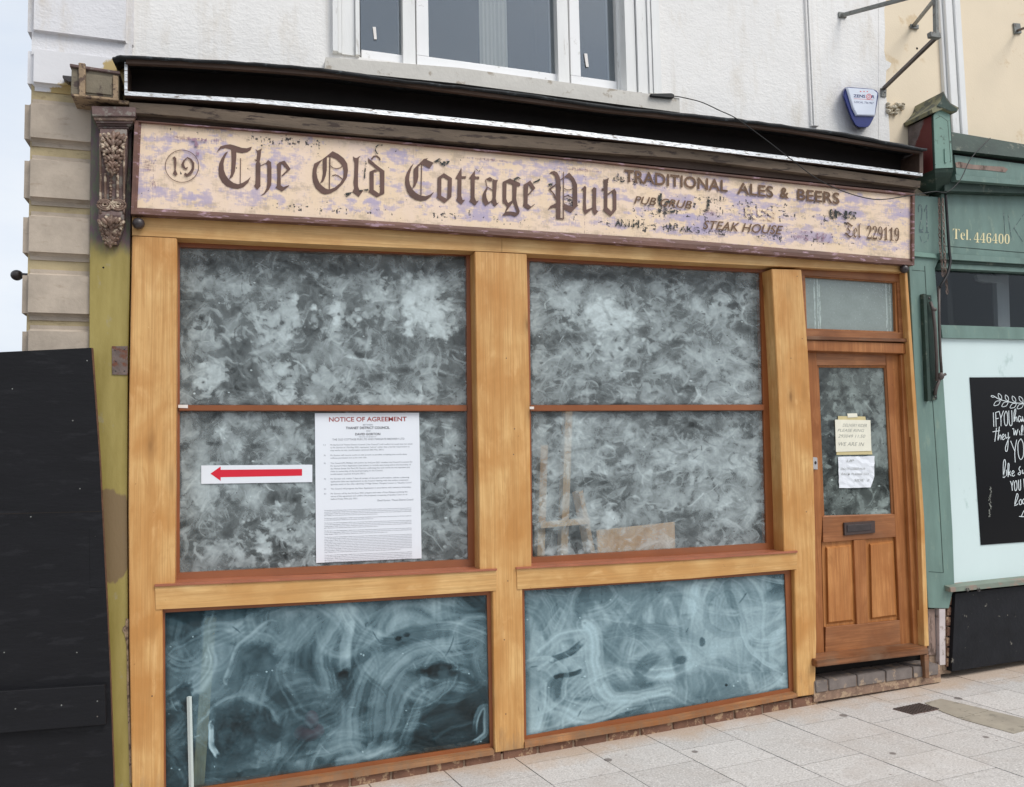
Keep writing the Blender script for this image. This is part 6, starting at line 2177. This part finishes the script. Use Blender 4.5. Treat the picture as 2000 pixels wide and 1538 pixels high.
# chalk style poster
cp = thing('chalk_poster', 'black poster with white handwritten lettering and a leaf sprig on the mint panel', 'poster', W(1960, 1065, 0.05))
bm = new()
prism(bm, [(1894.5, 737.5), (2000, 737), (2150, 736.5), (2158, 1043), (2000, 1059), (1916.5, 1065)], 0.049, 0.0535)
obj('board', bm, M['chalkboard'], cp)
def CP(pts):
    return [(1880 + x / 4.525, 730 + y / 4.525) for x, y in pts]
bm = new()
_c = [0]
def st(pts, w=1.35, smooth=True):
    _c[0] += 1
    p = [(q.x, q.y) for q in spline([(a, b, 0) for a, b in pts], 4)] if smooth and len(pts) > 2 else pts
    ribbon(bm, CP(p), w, 0.0484 - _c[0] * 0.00004)
st([(285, 205), (330, 230), (390, 245), (450, 258), (520, 262), (620, 258)])
for a, b in (((285, 205), -0.2), ((345, 232), -1.05), ((405, 245), -1.1), ((470, 255), -1.0), ((535, 258), -0.9)):
    dx, dy = (-1, -0.15) if b == -0.2 else (math.cos(math.pi - b) * 1, -0.9)
    L = 38 if b == -0.2 else 62
    ex, ey = a[0] + dx * L * .9, a[1] + dy * L
    nx, ny = -(ey - a[1]) * .22, (ex - a[0]) * .22
    st([a, ((a[0] + ex) / 2 + nx, (a[1] + ey) / 2 + ny), (ex, ey), ((a[0] + ex) / 2 - nx, (a[1] + ey) / 2 - ny), a], 1.1)
for a in ((335, 240), (405, 250), (478, 262), (540, 268)):
    ex, ey = a[0] - 58, a[1] + 42
    nx, ny = -(ey - a[1]) * .25, (ex - a[0]) * .25
    st([a, ((a[0] + ex) / 2 + nx, (a[1] + ey) / 2 + ny), (ex, ey), ((a[0] + ex) / 2 - nx, (a[1] + ey) / 2 - ny), a], 1.1)
obj('leaf_sprig', bm, M['chalk'], cp)
bm = new()
# IF YOU have
st([(272, 345), (276, 470)]); st([(292, 342), (297, 470)]); st([(292, 345), (322, 335)]); st([(294, 400), (318, 395)])
st([(322, 332), (338, 395), (340, 465)]); st([(362, 328), (338, 395)])
st([(385, 330), (368, 370), (372, 440), (385, 462), (398, 435), (396, 360), (385, 330)])
st([(408, 328), (412, 430), (424, 462), (438, 440), (434, 325)])
st([(452, 425), (470, 340), (466, 312), (455, 350), (456, 425), (470, 385), (480, 395), (482, 425)])
st([(515, 385), (500, 375), (492, 405), (502, 428), (516, 400), (520, 425), (532, 395)]); st([(528, 380), (536, 425), (552, 375)]); st([(560, 405), (580, 390), (568, 375), (556, 400), (570, 430), (592, 415)])
# they will
st([(300, 480), (285, 600)]); st([(265, 515), (330, 505)]); st([(325, 470), (312, 590), (328, 545), (338, 550), (340, 585)])
st([(350, 570), (368, 550), (358, 535), (348, 560), (358, 585), (374, 572)]); st([(378, 535), (384, 572), (396, 560)]); st([(404, 520), (402, 620), (395, 680), (382, 685), (380, 650), (405, 580), (420, 560)])
st([(440, 490), (452, 490), (455, 545), (470, 500), (474, 545), (490, 490)]); st([(502, 505), (508, 545)]); st([(520, 545), (532, 480), (528, 455), (520, 490), (526, 545)]); st([(545, 545), (556, 480), (552, 455), (544, 490), (552, 545)])
# YOU
st([(425, 595), (450, 660), (465, 690)]); st([(478, 585), (462, 690), (466, 785)]); st([(515, 575), (490, 620), (494, 720), (515, 760), (538, 720), (536, 620), (515, 575)]); st([(558, 570), (562, 720), (580, 755), (598, 720), (596, 565)])
# like su..
st([(358, 920), (380, 800), (372, 760), (360, 800), (362, 915), (378, 905)]); st([(386, 850), (390, 905)]); st([(402, 915), (412, 810), (402, 800), (402, 900), (424, 860), (412, 880), (432, 905)]); st([(436, 890), (456, 872), (446, 858), (436, 880), (446, 908), (462, 895)])
st([(510, 820), (498, 845), (515, 870), (505, 895), (490, 885), (520, 860)]); st([(530, 850), (532, 885), (548, 870), (552, 850), (556, 890)])
# YOU
st([(422, 950), (435, 985), (440, 1035)]); st([(450, 945), (438, 990)]); st([(470, 945), (458, 975), (462, 1025), (472, 1035), (482, 1005), (478, 955), (470, 945)]); st([(494, 940), (498, 1020), (508, 1030), (514, 1010), (512, 935)]); st([(540, 930), (548, 1020)])
# loo
st([(458, 1170), (490, 1090), (482, 1060), (470, 1100), (462, 1165), (492, 1150)]); st([(515, 1110), (500, 1130), (508, 1160), (524, 1145), (515, 1110)]); st([(542, 1105), (530, 1125), (536, 1152), (550, 1135), (542, 1105)])
st([(500, 1262), (545, 1265), (600, 1260)]); st([(520, 1262), (545, 1210), (555, 1262)])
obj('lettering', bm, M['chalk'], cp)
bm = new()
rs = random.Random(6)
for i in range(26):
    y_ = 1000 + i * 10.5
    x_ = 243 + rs.uniform(-8, 8) + 6 * math.sin(i * .5)
    st([(x_ - rs.uniform(1, 8), y_), (x_ + rs.uniform(1, 8), y_ + rs.uniform(3, 14))], rs.uniform(.8, 2.6), False)
obj('scuff_mark', bm, M['pen'], cp)

# gabled hood block at the head of the green pilaster
hd = thing('gabled_hood', 'green gabled console block with mossy lead cap above the green pilaster', 'console', W(1840, 340, 0.0))
yf = -0.13
fl, fr_ = W(1822, 224, yf), W(1857, 222, yf)
bl, br_ = W(1825.5, 331, yf), W(1863, 329, yf)
bm = new()
poly_prism(bm, [fl, fr_, br_, bl], [Vector((p.x, 0.1, p.z)) for p in (fl, fr_, br_, bl)], 0.003)
body = obj('body', bm, M['green_dark'], hd)
bm = new()
prism(bm, [(1823.5, 224), (1836, 212), (1855.5, 224), (1861, 328), (1827, 329.5)], yf - 0.006, yf - 0.0002, 0.002)
fp = obj('front_panel', bm, M['green_bright'], hd)
bm = new()
for l in ([(1827, 233), (1837, 227), (1851, 237), (1857, 318)], ):
    ribbon(bm, l, 1.0, yf - 0.0064)
obj('panel_groove', bm, M['green_dark'], fp)
bm = new()
prism(bm, [(1845, 290), (1848.5, 290), (1849.5, 318), (1846, 318)], yf - 0.014, yf - 0.0062, 0.001)
obj('small_rib', bm, M['green_bright'], fp)
bm = new()
xa_, xb_ = fl.x - 0.003, bl.x - 0.003
zz0, zz1 = bl.z, fl.z - 0.005
fq = [Vector((xb_, yf + 0.014, zz0)), Vector((xb_, 0.098, zz0)), Vector((xa_, 0.098, zz1)), Vector((xa_, yf + 0.014, zz1))]
poly_prism(bm, fq, [p + Vector((0.004, 0, 0)) for p in fq])
obj('flank_board', bm, M['hood_side'], hd)
# concave gable cap running back to the wall
pf = [(1820, 214), (1830, 205), (1838, 194), (1843, 179), (1848.5, 191), (1857, 202), (1873, 211), (1869, 219), (1858, 219), (1842, 213), (1822, 221)]
f = [W(u, v, yf - 0.03) for u, v in pf]
bm = new()
poly_prism(bm, f, [Vector((p.x, 0.102, p.z)) for p in f])
obj('cap', bm, M['moss'], hd)
bm = new()
prism(bm, [(1830, 207.5), (1838, 197), (1842.8, 183), (1848, 194), (1856, 204.5), (1870, 212.5), (1868, 217), (1858, 217.5), (1842, 211)], yf - 0.034, yf - 0.0305)
obj('gable_front', bm, M['green_dark'], hd)
bm = new()
vs = []
for i, (v, yy) in enumerate(((331, yf), (338, yf + .01), (346, yf + .03), (354, yf + .06), (364, yf + .10), (374, yf + .14))):
    a, b = W(1825.5 + i * .6, v, yy), W(1863 - i * 2.4, v - 1, yy)
    vs.append((bm.verts.new(a), bm.verts.new(b), bm.verts.new((b.x, 0.1, b.z)), bm.verts.new((a.x, 0.1, a.z))))
for i in range(len(vs) - 1):
    for c in range(4):
        d = (c + 1) % 4
        bm.faces.new((vs[i][c], vs[i][d], vs[i + 1][d], vs[i + 1][c]))
bm.faces.new(vs[0]); bm.faces.new(list(reversed(vs[-1])))
obj('curved_underside', bm, M['green_dark'], hd)

# folded awning arm, chain, conduit
aw = thing('awning_arm', 'rusty folded awning arm on a steel channel fixed to the green pilaster', 'awning arm', W(1826, 780, 0.0))
bm = new()
prism(bm, [(1803.5, 574), (1810, 574), (1819, 783), (1812.5, 784)], -0.005, 0.029, 0.002)
prism(bm, [(1810.3, 576), (1819, 577), (1831, 781), (1819.3, 783.5)], 0.02, 0.0285, 0.001)
obj('channel', bm, M['green_dark'], aw)
bm = new()
tube(bm, [W(1817, 590, 0.0), W(1822, 604, -0.01), W(1826, 640, -0.02), W(1829.5, 700, -0.02), W(1830, 745, -0.01)], 0.011, 8)
obj('arm', bm, M['steel_dark'], aw, True)
bm = new()
tube(bm, [W(1834, 560, -0.015), W(1834, 620, -0.02), W(1836.5, 690, -0.02), W(1839, 728, -0.02)], 0.0095, 8)
obj('arm', bm, M['steel_dark'], aw, True)
bm = new()
blob(bm, W(1824, 605, -0.012), 0.022, 0.018, 0.016, 12)
obj('elbow', bm, M['steel_dark'], aw, True)
bm = new()
blob(bm, W(1838, 735, -0.02), 0.022, 0.02, 0.028, 12)
tube(bm, [W(1834, 737, -0.02), W(1847, 731, -0.03)], 0.010, 8)
tube(bm, [W(1836, 738, -0.015), W(1828, 760, 0.0), W(1826, 772, 0.01)], 0.012, 8)
obj('elbow', bm, M['steel_dark'], aw, True)
bm = new()
for u, v in ((1815, 583), (1827, 776)):
    bm = new()
    blob(bm, W(u, v, 0.02), 0.009, 0.006, 0.009, 8)
    obj('bolt', bm, M['iron'], aw)
ch = new()
def links(pts, n):
    P = spline([W(u, v, y) for u, v, y in pts], 12)
    L = []
    d = [0]
    for i in range(1, len(P)):
        d.append(d[-1] + (P[i] - P[i - 1]).length)
    for i in range(n):
        s = d[-1] * (i + .5) / n
        j = max(1, next(q for q in range(len(d)) if d[q] >= s))
        t = (s - d[j - 1]) / max(1e-6, d[j] - d[j - 1])
        c = P[j - 1].lerp(P[j], t)
        h = d[-1] / n * .62
        pts2 = []
        for a in range(9):
            an = a * math.pi / 4
            if i % 2:
                pts2.append(c + Vector((0.009 * math.cos(an), 0, h * math.sin(an))))
            else:
                pts2.append(c + Vector((0.003 * math.cos(an), 0.009 * math.cos(an), h * math.sin(an))))
        tube(ch, pts2, 0.0032, 5)
links([(1834, 388, -.01), (1835, 430, -.01), (1836, 480, -.012), (1842, 540, -.015)], 20)
links([(1841, 388, -.01), (1843, 440, -.01), (1845, 500, -.012), (1850, 574, -.015)], 24)
tag(obj('chain', ch, M['bare_grey']), 'double hanging chain of small grey links on the green shop corner', 'chain')
bm = new()
tube(bm, spline([W(1847, 380, -.008), W(1850, 430, -.008), W(1854, 490, -.012), W(1856, 510, -.02), W(1851, 535, -.03), W(1841, 553, -.03), W(1835, 562, -.02)], 5), 0.010, 8)
tag(obj('black_hose', bm, M['black_rubber'], None, True), 'black hose running down beside the hanging chain', 'hose')
